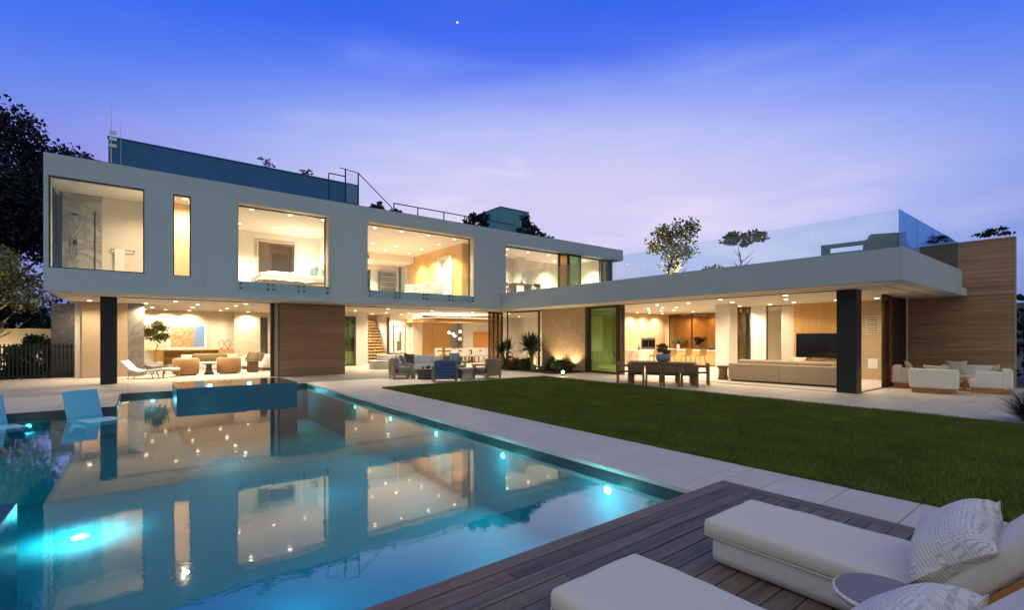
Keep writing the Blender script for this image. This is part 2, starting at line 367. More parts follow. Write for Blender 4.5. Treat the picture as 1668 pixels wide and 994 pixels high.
# ---------------------------------------------------------------- helpers
class MB:
    def __init__(s): s.v = []; s.f = []
    def add(s, vs, fs):
        o = len(s.v); s.v += [tuple(v) for v in vs]; s.f += [tuple(i + o for i in f) for f in fs]; return s
    def box(s, x0, x1, y0, y1, z0, z1, M=None):
        vs = [Vector((x, y, z)) for z in (z0, z1) for y in (y0, y1) for x in (x0, x1)]
        if M is not None: vs = [M @ v for v in vs]
        return s.add(vs, [(0, 2, 3, 1), (4, 5, 7, 6), (0, 1, 5, 4), (2, 6, 7, 3), (0, 4, 6, 2), (1, 3, 7, 5)])
    def quad(s, a, b, c, d): return s.add([a, b, c, d], [(0, 1, 2, 3)])
    def cyl(s, p0, p1, r0, r1=None, n=10, cap=True):
        p0 = Vector(p0); p1 = Vector(p1); r1 = r0 if r1 is None else r1
        d = (p1 - p0).normalized(); u = d.orthogonal().normalized(); w = d.cross(u)
        vs = []
        for p, r in ((p0, r0), (p1, r1)):
            for i in range(n):
                a = 2 * math.pi * i / n; vs.append(p + u * (r * math.cos(a)) + w * (r * math.sin(a)))
        fs = [(i, (i + 1) % n, n + (i + 1) % n, n + i) for i in range(n)]
        if cap: fs += [tuple(range(n - 1, -1, -1)), tuple(range(n, 2 * n))]
        return s.add(vs, fs)
    def tube(s, pts, r, n=8, rs=None):
        for i in range(len(pts) - 1):
            a, b2 = (r, r) if rs is None else (rs[i], rs[i + 1])
            s.cyl(pts[i], pts[i + 1], a, b2, n)
        return s
    def lathe(s, prof, c=(0, 0, 0), n=20, sx=1.0, sy=1.0):
        vs = []
        for r, z in prof:
            for i in range(n):
                a = 2 * math.pi * i / n; vs.append((c[0] + sx * r * math.cos(a), c[1] + sy * r * math.sin(a), c[2] + z))
        fs = []
        for k in range(len(prof) - 1):
            for i in range(n):
                j = (i + 1) % n; fs.append((k * n + i, k * n + j, (k + 1) * n + j, (k + 1) * n + i))
        fs += [tuple(range(n - 1, -1, -1)), tuple(range((len(prof) - 1) * n, len(prof) * n))]
        return s.add(vs, fs)
    def prism(s, pts, z0, z1):
        n = len(pts)
        vs = [(x, y, z0) for x, y in pts] + [(x, y, z1) for x, y in pts]
        fs = [tuple(range(n - 1, -1, -1)), tuple(range(n, 2 * n))] + [(i, (i + 1) % n, n + (i + 1) % n, n + i) for i in range(n)]
        return s.add(vs, fs)
    def extrude_profile(s, prof, x0, x1):            # closed profile in (y, z) swept along x
        n = len(prof)
        vs = [(x0, y, z) for y, z in prof] + [(x1, y, z) for y, z in prof]
        fs = [tuple(range(n)), tuple(range(2 * n - 1, n - 1, -1))] + [(i, n + i, n + (i + 1) % n, (i + 1) % n) for i in range(n)]
        return s.add(vs, fs)
    def pillow(s, w, h, T, n=12, M=None):
        vs = []; fs = []
        for side in (1, -1):
            for j in range(n + 1):
                for i in range(n + 1):
                    u = -1 + 2 * i / n; v = -1 + 2 * j / n
                    pin = 1 - 0.07 * (u * u * (1 - v * v) + v * v * (1 - u * u)) * 1.2
                    z = side * T / 2 * (max(0, (1 - u ** 4) * (1 - v ** 4))) ** 0.6
                    p = Vector((u * w / 2 * (1 - 0.06 * (1 - v * v)) * pin, v * h / 2 * (1 - 0.06 * (1 - u * u)) * pin, z))
                    vs.append(M @ p if M is not None else p)
        k = (n + 1) ** 2
        for sd_ in (0, 1):
            for j in range(n):
                for i in range(n):
                    a = sd_ * k + j * (n + 1) + i; q = (a, a + 1, a + n + 2, a + n + 1)
                    fs.append(q if sd_ == 0 else q[::-1])
        return s.add(vs, fs)
    def mesh(s, name):
        me = bpy.data.meshes.new(name); me.from_pydata(s.v, [], s.f); me.validate(); me.update(); return me
    def build(s, name, mat, parent=None, bevel=0.0, smooth=False, loc=None, rz=0.0, seg=2, label=None):
        me = s.mesh(name)
        if isinstance(mat, str): mat = MATS[mat]
        me.materials.append(mat)
        o = bpy.data.objects.new(name, me); col.objects.link(o)
        if parent is not None: o.parent = parent
        if loc is not None: o.location = loc
        if rz: o.rotation_euler = (0, 0, rz)
        if bevel:
            md = o.modifiers.new("bevel", 'BEVEL'); md.width = bevel; md.segments = seg; md.limit_method = 'ANGLE'
        if smooth or bevel:
            for p in me.polygons: p.use_smooth = True
            if not smooth:
                md = o.modifiers.new("wn", 'WEIGHTED_NORMAL')
        if label: o["label"] = label
        return o
def tag(o, label, cat, group=None):
    o["label"] = label; o["category"] = cat
    if group: o["group"] = group
    return o
def thing(name, label, cat, loc=(0, 0, 0), rz=0.0, group=None):
    o = bpy.data.objects.new(name, None); col.objects.link(o); o.empty_display_size = 0.1
    o.location = loc; o.rotation_euler = (0, 0, rz)
    return tag(o, label, cat, group)
def structure(o): o["kind"] = "structure"; return o
def copy_tree(o, parent=None):
    c = o.copy(); col.objects.link(c); c.parent = parent
    for ch in list(o.children): copy_tree(ch, c)
    return c
def box(name, mat, parent, x0, x1, y0, y1, z0, z1, bevel=0.0, **kw):
    return MB().box(x0, x1, y0, y1, z0, z1).build(name, mat, parent, bevel, **kw)
WARM = (1.0, 0.80, 0.56)
def spot(loc, energy, color=WARM, angle=110, blend=0.9, radius=0.05, direction=(0, 0, -1), parent=None):
    d = bpy.data.lights.new("lamp", 'SPOT'); d.energy = energy; d.color = color; d.spot_size = R(angle); d.spot_blend = blend; d.shadow_soft_size = radius
    o = bpy.data.objects.new("lamp", d); col.objects.link(o); o.location = loc
    o.rotation_euler = Vector(direction).to_track_quat('-Z', 'Y').to_euler()
    if parent is not None: o.parent = parent
    return o
def point(loc, energy, color=WARM, radius=0.05, parent=None):
    d = bpy.data.lights.new("lamp", 'POINT'); d.energy = energy; d.color = color; d.shadow_soft_size = radius
    o = bpy.data.objects.new("lamp", d); col.objects.link(o); o.location = loc
    if parent is not None: o.parent = parent
    return o
def wall_with_holes(axis, pos, thick, a0, a1, z0, z1, holes):
    """one continuous wall with openings; axis 'Y': wall in the XZ plane with its outer face at y=pos, 'X': likewise at x=pos"""
    As = sorted({a0, a1, *[h[0] for h in holes], *[h[1] for h in holes]}); Zs = sorted({z0, z1, *[h[2] for h in holes], *[h[3] for h in holes]})
    solid = lambda i, j: 0 <= i < len(As) - 1 and 0 <= j < len(Zs) - 1 and not any(h[0] < (As[i] + As[i + 1]) / 2 < h[1] and h[2] < (Zs[j] + Zs[j + 1]) / 2 < h[3] for h in holes)
    P = (lambda a, d, z: (a, pos + d, z)) if axis == 'Y' else (lambda a, d, z: (pos + d, a, z))
    vid = {}; b2 = MB()
    def V(i, d, j):
        k = (i, d, j)
        if k not in vid: vid[k] = len(b2.v); b2.v.append(P(As[i], d * thick, Zs[j]))
        return vid[k]
    for i in range(len(As) - 1):
        for j in range(len(Zs) - 1):
            if not solid(i, j): continue
            b2.f.append((V(i, 0, j), V(i + 1, 0, j), V(i + 1, 0, j + 1), V(i, 0, j + 1)))
            b2.f.append((V(i, 1, j), V(i, 1, j + 1), V(i + 1, 1, j + 1), V(i + 1, 1, j)))
            if not solid(i - 1, j): b2.f.append((V(i, 0, j), V(i, 0, j + 1), V(i, 1, j + 1), V(i, 1, j)))
            if not solid(i + 1, j): b2.f.append((V(i + 1, 0, j), V(i + 1, 1, j), V(i + 1, 1, j + 1), V(i + 1, 0, j + 1)))
            if not solid(i, j - 1): b2.f.append((V(i, 0, j), V(i, 1, j), V(i + 1, 1, j), V(i + 1, 0, j)))
            if not solid(i, j + 1): b2.f.append((V(i, 0, j + 1), V(i + 1, 0, j + 1), V(i + 1, 1, j + 1), V(i, 1, j + 1)))
    return b2
def soft_block(x0, x1, y0, y1, z0, z1, r=.05, seed=0, n=26, lump=.008, M=None):
    """upholstered pad: a subdivided block with rounded, slightly uneven surfaces"""
    c = Vector(((x0 + x1) / 2, (y0 + y1) / 2, (z0 + z1) / 2)); h = Vector(((x1 - x0) / 2, (y1 - y0) / 2, (z1 - z0) / 2)); L = max(h) * 2 / n
    cnt = [max(3, int(2 * k / L)) for k in h]; b2 = MB(); ids = {}
    def V(i, j, k):
        q = (i, j, k)
        if q not in ids:
            p = Vector((-h.x + 2 * h.x * i / cnt[0], -h.y + 2 * h.y * j / cnt[1], -h.z + 2 * h.z * k / cnt[2]))
            core = Vector([max(-(hh - r), min(hh - r, pp)) for hh, pp in zip(h, p)]); d = p - core
            if d.length > 1e-6: p = core + d.normalized() * r
            nn = p.normalized(); w = p + c
            a = noise.noise(w * 3.1 + Vector((seed, 0, 0))) * lump + noise.noise(w * 11 + Vector((0, seed, 0))) * lump * .35
            dome = .012 * (1 - (p.x / h.x) ** 2) * (1 - (p.y / h.y) ** 2) * (1 if p.z > 0 else 0)
            p = p + Vector((nn.x * a, nn.y * a, (1 if p.z > 0 else -1) * a * .6 + dome)) + c
            ids[q] = len(b2.v); b2.v.append(tuple(M @ p if M is not None else p))
        return ids[q]
    X, Y, Z = cnt
    for i in range(X):
        for j in range(Y):
            b2.f.append((V(i, j, 0), V(i, j + 1, 0), V(i + 1, j + 1, 0), V(i + 1, j, 0))); b2.f.append((V(i, j, Z), V(i + 1, j, Z), V(i + 1, j + 1, Z), V(i, j + 1, Z)))
        for k in range(Z):
            b2.f.append((V(i, 0, k), V(i + 1, 0, k), V(i + 1, 0, k + 1), V(i, 0, k + 1))); b2.f.append((V(i, Y, k), V(i, Y, k + 1), V(i + 1, Y, k + 1), V(i + 1, Y, k)))
    for j in range(Y):
        for k in range(Z):
            b2.f.append((V(0, j, k), V(0, j, k + 1), V(0, j + 1, k + 1), V(0, j + 1, k))); b2.f.append((V(X, j, k), V(X, j + 1, k), V(X, j + 1, k + 1), V(X, j, k + 1)))
    return b2
def leaf_cloud(c, rad, n, size, seed=0, clumps=14, low=-0.7, elong=1.6, droop=0.0):
    rng = random.Random(seed); b2 = MB(); cs = []
    for _ in range(clumps):
        while True:
            p = Vector((rng.uniform(-1, 1), rng.uniform(-1, 1), rng.uniform(low, 1)))
            if 0.25 < p.length < 1: break
        cs.append((p, rng.uniform(0.22, 0.42)))
    for _ in range(n):
        cp, cr = rng.choice(cs)
        g = Vector((rng.gauss(0, 1), rng.gauss(0, 1), rng.gauss(0, 0.8)))
        if g.length > 1.9: g *= 1.9 / g.length
        g = g * cr * 0.62 + cp
        p = Vector((c[0] + g.x * rad[0], c[1] + g.y * rad[1], c[2] + g.z * rad[2]))
        d = Vector((rng.gauss(0, 1), rng.gauss(0, 1), rng.gauss(0, 1) - droop)).normalized(); e = d.orthogonal().normalized()
        e = Matrix.Rotation(rng.uniform(0, 6.28), 3, d) @ e; s_ = size * rng.uniform(0.6, 1.35)
        b2.add([p - d * s_ * elong * 0.5, p + e * s_ * 0.42, p + d * s_ * elong * 0.5, p - e * s_ * 0.42], [(0, 1, 2, 3)])
    return b2
def limb_tree(bx, by, h, r, seed, spread=0.8, n=6, start=0.35):
    rng = random.Random(seed); b2 = MB()
    pts = [Vector((bx, by, 0))]; k = 6
    for i in range(1, k + 1): pts.append(Vector((bx + rng.uniform(-.06, .06) * h * i / k, by + rng.uniform(-.06, .06) * h * i / k, h * i / k)))
    b2.tube(pts, r, 8, [r * (1 - 0.7 * i / k) for i in range(k + 1)])
    for i in range(n):
        q = pts[min(k, max(1, int(k * (start + (1 - start) * i / n))))]; a = rng.uniform(0, 6.28); L = spread * rng.uniform(0.6, 1.1)
        m1 = q + Vector((math.cos(a) * L * 0.5, math.sin(a) * L * 0.5, L * 0.35)); m2 = q + Vector((math.cos(a + .3) * L, math.sin(a + .3) * L, L * 0.9))
        b2.tube([q, m1, m2], r * 0.4, 6, [r * 0.45, r * 0.3, r * 0.12])
    return b2
import numpy as np
# ================================================================ ground, paving, lawn, pool, deck
PX0, PX1, PY0, PY1 = -9.0, 4.65, 2.83, 17.7          # pool opening
gb = MB(); BIG = 900
for (x0, x1, y0, y1) in ((-BIG, PX0 - .3, -BIG, BIG), (PX1 + .3, BIG, -BIG, BIG), (PX0 - .3, PX1 + .3, -BIG, PY0 - .3), (PX0 - .3, PX1 + .3, PY1 + .3, BIG)):
    gb.quad((x0, y0, -.30), (x1, y0, -.30), (x1, y1, -.30), (x0, y1, -.30))
structure(gb.build("ground", "ground_earth"))
# far wooded hill to the right
hb = MB(); nx, ny = 40, 24
for j in range(ny + 1):
    for i in range(nx + 1):
        x = 60 + i * 6; y = -70 + j * 5
        z = -1 + 11 * math.sin(math.pi * i / nx) * (0.55 + 0.45 * math.sin(math.pi * j / ny)) + 2.2 * noise.noise(Vector((x * .09, y * .09, 1)))
        hb.v.append((x, y, z))
for j in range(ny):
    for i in range(nx): a = j * (nx + 1) + i; hb.f.append((a, a + 1, a + nx + 2, a + nx + 1))
structure(hb.build("hill", "hill_green", smooth=True))

# ---- patio: bedding sheet with loose slabs on it
LX0, LX1, LY0, LY1 = 6.10, 13.15, -4.0, 14.55        # lawn
pb = MB()
def sheet(x0, x1, y0, y1, z): pb.quad((x0, y0, z), (x1, y0, z), (x1, y1, z), (x0, y1, z))
for r in ((PX1 + .02, LX0, -4, 24.9), (LX0, LX1, LY1, 24.9), (LX1, 23.5, -4, 24.9), (-9, PX1 + .02, PY1 + .02, 24.9), (-9, -.42, 14.62, PY1 + .02)):
    sheet(*r, -.055)
patio = structure(pb.build("patio", "grout"))
TX, TY, GAP = 1.2, 0.6, 0.009
def clip_in(r, c):
    x0, x1, y0, y1 = max(r[0], c[0]), min(r[1], c[1]), max(r[2], c[2]), min(r[3], c[3])
    return (x0, x1, y0, y1) if x1 - x0 > .05 and y1 - y0 > .05 else None
regions = [(PX1 + .10, LX0 - .03, PY0, 14.6), (5.27, LX0 - .03, -.5, PY0), (-6.5, -.45, 14.62, PY1 + .1), (-6.5, 14.0, PY1 + .1, 21.25), (-6.5, -1.8, 21.25, 26.0),
           (PX1 + .10, 14.2, 14.6, PY1 + .1), (LX1 + .03, 16.2, .0, 14.6), (14.2, 16.1, 14.6, 15.2), (16.2, 21.95, -1.0, 4.7), (LX1 + .03, 16.2, -1.0, .0)]
tiles = []
for ri, r in enumerate(regions):
    gx = math.floor(r[0] / TX) * TX - .3
    while gx < r[1]:
        gy = math.floor(r[2] / TY) * TY + (0.03 if ri != 1 else .03)
        off = 0
        gy -= TY
        while gy < r[3]:
            q = clip_in((gx, gx + TX, gy, gy + TY), r)
            if q: tiles.append(q)
            gy += TY
        gx += TX
tiles.sort(key=lambda q: ((q[0] + q[1]) / 2) ** 2 + ((q[2] + q[3]) / 2) ** 2)
shared = {}
rng = random.Random(3)
for q in tiles[:296]:
    w, h = round(q[1] - q[0] - GAP, 3), round(q[3] - q[2] - GAP, 3)
    if (w, h) not in shared:
        b2 = MB().box(-w / 2, w / 2, -h / 2, h / 2, -.05, -.004)
        e = .004
        b2 = MB(); v = []
        for z, k in ((-.05, 0), (-.004, 0), (0, e)):
            v += [(-w / 2 + k, -h / 2 + k, z), (w / 2 - k, -h / 2 + k, z), (w / 2 - k, h / 2 - k, z), (-w / 2 + k, h / 2 - k, z)]
        f = [(8, 9, 10, 11)]
        for l in (0, 4): f += [(l + i, l + (i + 1) % 4, l + 4 + (i + 1) % 4, l + 4 + i) for i in range(4)]
        me = b2.add(v, f).mesh("paving_slab"); me.materials.append(MATS["paver"]); shared[(w, h)] = me
    o = bpy.data.objects.new("paving_slab", shared[(w, h)]); col.objects.link(o); o.parent = patio
    o.location = ((q[0] + q[1]) / 2, (q[2] + q[3]) / 2, rng.uniform(-.0015, .0015))
b2 = MB()
for q in tiles[296:]: b2.box(q[0] + .003, q[1] - .003, q[2] + .003, q[3] - .003, -.05, 0)
o = b2.build("distant_paving", "paver", patio); o["kind"] = "stuff"
# stone coping right along the pool edge
cop = MB()
y = PY0
k = 0
while y < PY1 - .01:
    y2 = min(y + 1.2, PY1)
    o = box("coping_slab", "paver", patio, PX1, PX1 + .094, y + .003, y2 - .003, -.05, .001); y = y2
# ---- lawn
structure(MB().quad((LX0, LY0, -.02), (LX1, LY0, -.02), (LX1, LY1, -.02), (LX0, LY1, -.02)).build("lawn", "lawn_soil"))
rs = np.random.RandomState(4)
def blades(n, x0, x1, y0, y1, w, h):
    x = rs.uniform(x0, x1, n); y = rs.uniform(y0, y1, n); a = rs.uniform(0, 6.283, n); hh = h * rs.uniform(.55, 1.2, n); ww = w * rs.uniform(.7, 1.3, n)
    patch = np.sin(x * 2.1 + 1.3 * np.sin(y * 1.7)) * np.sin(y * 2.6 + x) ; hh = hh * (1 + .22 * patch)
    lx = rs.normal(0, .38, n) * hh; ly = rs.normal(0, .38, n) * hh
    v = np.empty((n, 3, 3)); dx = np.cos(a) * ww / 2; dy = np.sin(a) * ww / 2
    v[:, 0] = np.stack([x - dx, y - dy, np.full(n, -.02)], 1); v[:, 1] = np.stack([x + dx, y + dy, np.full(n, -.02)], 1); v[:, 2] = np.stack([x + lx, y + ly, hh - .02], 1)
    return v.reshape(-1, 3)
vv = np.concatenate([blades(150000, LX0, LX1, -1.2, 5.0, .009, .06), blades(90000, LX0, LX1, 5.0, 9.5, .013, .062), blades(60000, LX0, LX1, 9.5, LY1, .018, .065),
                     blades(9000, LX0 - .025, LX0 + .03, -1.2, LY1, .008, .055), blades(2600, LX0 - .03, LX0 + .05, -1.2, 9, .008, .10), blades(8000, LX0, LX1, LY1 - .03, LY1 + .02, .012, .06)])
me = bpy.data.meshes.new("grass"); nt = len(vv) // 3
me.vertices.add(len(vv)); me.vertices.foreach_set("co", vv.ravel())
me.loops.add(len(vv)); me.loops.foreach_set("vertex_index", np.arange(len(vv), dtype=np.int32))
me.polygons.add(nt); me.polygons.foreach_set("loop_start", np.arange(0, nt * 3, 3, dtype=np.int32)); me.polygons.foreach_set("loop_total", np.full(nt, 3, dtype=np.int32))
me.update(); me.validate(); me.materials.append(MATS["grass_blade"])
grass = bpy.data.objects.new("grass", me); col.objects.link(grass)
tag(grass, "short mown green grass of the lawn beside the pool", "grass"); grass["kind"] = "stuff"

# ---- pool
ZW, ZF = -.12, -1.25
bb = MB()
bb.quad((PX0, PY0, ZF), (PX1, PY0, ZF), (PX1, PY1, ZF), (PX0, PY1, ZF))
bb.quad((PX0, PY0, ZF), (PX0, PY1, ZF), (PX0, PY1, -.2), (PX0, PY0, -.2)); bb.quad((PX1, PY0, ZF), (PX1, PY0, -.2), (PX1, PY1, -.2), (PX1, PY1, ZF))
bb.quad((PX0, PY0, ZF), (PX0, PY0, -.2), (PX1, PY0, -.2), (PX1, PY0, ZF)); bb.quad((PX0, PY1, ZF), (PX1, PY1, ZF), (PX1, PY1, -.2), (PX0, PY1, -.2))
bb.box(PX0, .2, 11.6, 14.7, ZF, -.42)                # sun shelf
bb.box(.2, .75, 11.6, 14.7, ZF, -.75)
bb.box(PX0, -.42, 14.6, PY1, ZF, -.2)                # wall below the terrace
pool = structure(bb.build("pool", "pool_plaster"))
wl = MB()
wl.box(PX1, PX1 + .095, PY0, PY1, -.2, -.055); wl.box(PX0, PX1, PY1, PY1 + .1, -.2, -.004); wl.box(PX0, -.42, 14.6, 14.72, -.199, -.004); wl.box(-.52, -.42, 14.72, PY1, -.199, -.004); wl.box(PX0, PX1, PY0 - .1, PY0, -.2, -.08)
wl.build("waterline_band", "waterline_tile", pool)
led = MB().box(PX0, -1.0, 2.9, 7.05, ZF, -.07).build("ledge", "spa_tile", pool, .01)
water = structure(MB().quad((PX0, PY0, ZW), (PX1, PY0, ZW), (PX1, PY1, ZW), (PX0, PY1, ZW)).build("water", "pool_water"))
CYAN = (0.30, 0.85, 1.0)
def wall_light(x, y, z, d, e, ang=150):
    o = MB().cyl((x, y, z), (x + d[0] * .02, y + d[1] * .02, z), .055, .045, 16).build("pool_light", "pool_lens" if e > 60 else "pool_lens_far", pool)
    spot((x + d[0] * .06, y + d[1] * .06, z), e, CYAN, ang, .8, .04, (d[0], d[1], -.55), pool)
    point((x + d[0] * .28, y + d[1] * .28, z - .10), e * .22, (.6, .96, 1.0), .05, pool)  # second point off the wall, added to widen the halo
    return o
for y, e in ((4.0, 80), (6.2, 45), (8.4, 34), (10.6, 26), (12.95, 20)): wall_light(PX1 - .001, y, -.29, (-1, 0), e)
wall_light(4.1, PY1 - .001, -.26, (0, -1), 40)
for x_ in (-3.4, -1.9): wall_light(x_, 14.599, -.30, (0, -1), 9)
wall_light(.30, PY1 - .001, -.26, (0, -1), 40)
for (x, y, e) in ((-.68, 9.25, 95), (1.6, 12.6, 40), (-4.5, 9.6, 60), (1.2, 5.2, 34), (2.6, 9.0, 28), (-2.5, 10.6, 52)):  # only the first has a fixture; the others are added unseen fill lamps
    MB().cyl((x, y, ZF), (x, y, ZF + .02), .10, .09, 18).build("pool_light", "pool_lens" if e > 80 else "pool_lens", pool) if e > 80 else None
    if e > 80: spot((x, y, ZF + .75), e * 3.4, (1.0, 0.93, 0.95), 110, 1.0, .08, (0, 0, -1), pool)  # unseen spot over the floor lens, added for its round glow
    point((x, y, ZF + .55), e * (.55 if e < 80 else .3), CYAN, .15, pool)

# ---- raised spa
spa = thing("spa_tub", "raised blue tiled spa tub standing at the house end of the pool", "spa", (2.27, 16.52, -.12))
SX, SY, SH = 1.5, 1.12, .375
w_ = .10
for nm, bx_ in (("side_wall", (-SX, SX, -SY, -SY + w_)), ("side_wall", (-SX, SX, SY - w_, SY)), ("side_wall", (-SX, -SX + w_, -SY + w_, SY - w_)), ("side_wall", (SX - w_, SX, -SY + w_, SY - w_))):
    box(nm, "spa_tile", spa, bx_[0], bx_[1], bx_[2], bx_[3], -1.1, SH)
box("bottom", "pool_plaster", spa, -SX + w_, SX - w_, -SY + w_, SY - w_, -.5, -.35)
MB().quad((-SX + .003, -SY + .003, SH + .006), (SX - .003, -SY + .003, SH + .006), (SX - .003, SY - .003, SH + .006), (-SX + .003, SY - .003, SH + .006)).build("water_surface", "pool_water", spa)
for x in (-.55, .55):
    MB().cyl((x, SY - w_ - .001, .22), (x, SY - w_ - .02, .22), .07, .06, 14).build("spa_light", "pool_lens", spa)
    spot((x, SY - w_ - .06, .22), 16, CYAN, 150, .8, .04, (0, -1, -.3), spa)

# ---- timber deck
deck = structure(box("deck", "charcoal", None, -4, 5.24, -3, PY0 - .105, -.28, -.06))
yy = PY0 - .005; i = 0
rng = random.Random(12)
lens = {}
while yy > -2.4:
    y0 = yy - .137
    # each run is made of two or three boards butted end to end
    cuts = sorted([-3.9, 5.105] + [rng.uniform(-2, 1.2), rng.uniform(2.0, 4.2)] if i % 2 else [-3.9, 5.105, rng.uniform(.0, 3.4)])
    for a, c in zip(cuts[:-1], cuts[1:]):
        b2 = MB().box(a + .0015, c - .0015, y0, yy, -.03, 0)
        b2.build("plank", "deck_wood", deck, .003, loc=(0, 0, rng.uniform(-.0015, .0015)), seg=1)
    yy -= .1455; i += 1
wood("deck_wood_y", (0.18, 0.145, 0.112), 'Y', scale=1.5, rough=0.6, var=0.7, rnd=0.25)
for a, c in ((2.822, .35), (.346, -2.4)):
    MB().box(5.112, 5.25, c, a, -.03, 0.0012).build("border_plank", "deck_wood_y", deck, .003, seg=1)
box("edge_board", "deck_wood", deck, -4, 5.25, PY0 - .1, PY0 + .012, -.28, -.034)
# ================================================================ the house
house = thing("house", "long white rendered two storey modern house with lit rooms and a roof terrace", "house", (0, 0, 0))
FY, FX = 19.25, 14.35            # outer faces: upper storey front, terrace fascia
ZS, ZT, ZR = 3.0, 3.8, 7.0       # soffit, terrace slab top, roof top
GY, GX = 21.3, 16.2              # ground floor glass lines
def H(name, mat, x0, x1, y0, y1, z0, z1, bevel=0.0, **kw): return box(name, mat, house, x0, x1, y0, y1, z0, z1, bevel, **kw)
# upper storey shell
W = [(-2.10, .12, 3.66, 6.36), (.87, 1.36, 3.65, 6.36), (2.74, 5.85, 3.60, 6.38), (7.44, 12.65, 3.57, 6.40)]
wall_with_holes('Y', FY, .40, -2.2, 14.62, ZS, ZR, W).build("upper_wall", "stucco", house)
H("upper_wall", "stucco", 14.622, 23.8, FY + .002, FY + .9, 6.36, ZR - .004)          # lintel over the terrace rooms
wall_with_holes('X', -2.2, .12, FY + .40, 30.8, ZS, ZR, [(19.9, 22.2, 3.66, 6.36)]).build("upper_wall", "stucco", house)
H("roof_slab", "roof_stucco", -2.08, 23.7, FY + .40, 30.8, 6.60, 6.93)
H("upper_ceiling", "ceiling_paint", -2.07, 23.6, FY + .41, 30.7, 6.45, 6.58)
H("upper_floor", "floor_pale", -2.07, 23.6, FY + .41, 30.7, 3.30, 3.60)
H("soffit", "soffit_plaster", -2.19, FX - .01, FY + .003, 31.0, ZS + .006, ZS + .25)
H("upper_back_wall", "wall_white", -2.2, 24.0, 30.8, 31.0, ZS + .3, ZR)
# shadow joint in the soffit
for y in (20.15,): H("soffit_joint", "bronze_frame", -2.0, FX, y, y + .03, ZS + .001, ZS + .02)
H("track", "bronze_frame", -.5, 15.0, GY - .06, GY + .10, ZS - .012, ZS + .02)
# windows: frame and pane; two have a deep timber-toned reveal and a glass guard hung in front
def window(x0, x1, z0, z1, mat="bronze_frame", t=.035, y=FY + .30):
    f = MB()
    f.box(x0, x1, y, y + .07, z1 - t, z1); f.box(x0, x1, y, y + .07, z0, z0 + t); f.box(x0, x0 + t, y, y + .07, z0 + t, z1 - t); f.box(x1 - t, x1, y, y + .07, z0 + t, z1 - t)
    w = f.build("window", mat, house)
    MB().box(x0 + t - .005, x1 - t + .005, y + .03, y + .042, z0 + t - .005, z1 - t + .005).build("pane", "window_glass", w)
    return w
w1 = window(-2.10, .12, 3.66, 6.36, y=FY + .06); window(.87, 1.36, 3.65, 6.36, y=FY + .12)
MB().box(-2.16, -2.148, FY + .42, 22.2, 3.68, 6.34).build("pane", "privacy_glass", w1)      # side light of the corner window
MB().box(-2.17, -2.13, 20.9, 20.95, 3.66, 6.36).build("mullion", "bronze_frame", w1)
for (x0, x1, z0, z1, npan) in ((2.74, 5.85, 3.60, 6.38, 3), (7.44, 12.65, 3.57, 6.40, 4)):
    window(x0 + .02, x1 - .02, z0, z1 - .02)
    rv = MB().box(x0 - .03, x1 + .06, FY - .05, FY + .34, z1 - .02, z1 + .04).box(x1 - .02, x1 + .06, FY - .05, FY + .34, z0 - .02, z1 - .02)
    rv.build("reveal", "frame_cream", house)
    pw = (x1 - x0 + .06) / npan
    for k in range(npan):
        a = x0 + k * pw + .02; c = x0 + (k + 1) * pw - .05
        g = MB().box(a, c, FY - .075, FY - .06, z0 - .30, z0 + .86).build("glass_guard", "guard_glass", house)
        for cx_ in (a + .06, c - .06):
            for dz in (-.24, -.07):
                MB().cyl((cx_, FY - .10, z0 + dz), (cx_, FY - .002, z0 + dz), .028, n=10).build("clamp", "black_metal", g)
# terrace rooms on the right of the upper floor
TYF = FY + .55
def pane_y(x0, x1, y, z0, z1, mat="window_glass", fw=.06, fm="bronze_frame", name="glass_door"):
    f = MB().box(x0, x1, y, y + .06, z1 - fw, z1).box(x0, x1, y, y + .06, z0, z0 + fw).box(x0, x0 + fw, y, y + .06, z0 + fw, z1 - fw).box(x1 - fw, x1, y, y + .06, z0 + fw, z1 - fw)
    d = f.build(name, fm, house); MB().box(x0 + fw - .01, x1 - fw + .01, y + .025, y + .04, z0 + fw - .01, z1 - fw + .01).build("pane", mat, d); return d
def pane_x(y0, y1, x, z0, z1, mat="window_glass", fw=.06, fm="bronze_frame", name="glass_door"):
    f = MB().box(x, x + .06, y0, y1, z1 - fw, z1).box(x, x + .06, y0, y1, z0, z0 + fw).box(x, x + .06, y0, y0 + fw, z0 + fw, z1 - fw).box(x, x + .06, y1 - fw, y1, z0 + fw, z1 - fw)
    d = f.build(name, fm, house); MB().box(x + .025, x + .04, y0 + fw - .01, y1 - fw + .01, z0 + fw - .01, z1 - fw + .01).build("pane", mat, d); return d
pane_y(14.70, 18.95, TYF, 3.62, 6.36, fw=.05)
pane_y(18.70, 19.55, TYF - .09, 3.62, 6.36, "bronze_glass", .10); pane_y(19.45, 20.45, TYF - .18, 3.62, 6.36, "green_glass", .08)
pane_y(20.40, 22.3, TYF, 3.62, 6.36, fw=.05); pane_y(22.3, 22.9, TYF - .09, 3.62, 6.36, "bronze_glass", .08)
H("upper_side_wall", "wall_white", 14.50, 14.64, FY + .41, 23.2, 3.60, 6.45)
H("interior_wall", "marble_cream", 14.64, 22.9, 23.2, 23.35, 3.60, 6.45)
H("interior_wall", "wall_white", 18.2, 18.5, 22.4, 23.19, 3.60, 6.45)
H("interior_wall", "wall_cream", 22.9, 23.05, FY + .9, 23.2, 3.60, 6.45)
H("end_post", "bronze_frame", 22.95, 23.15, FY + .3, FY + .5, 3.81, 6.36)
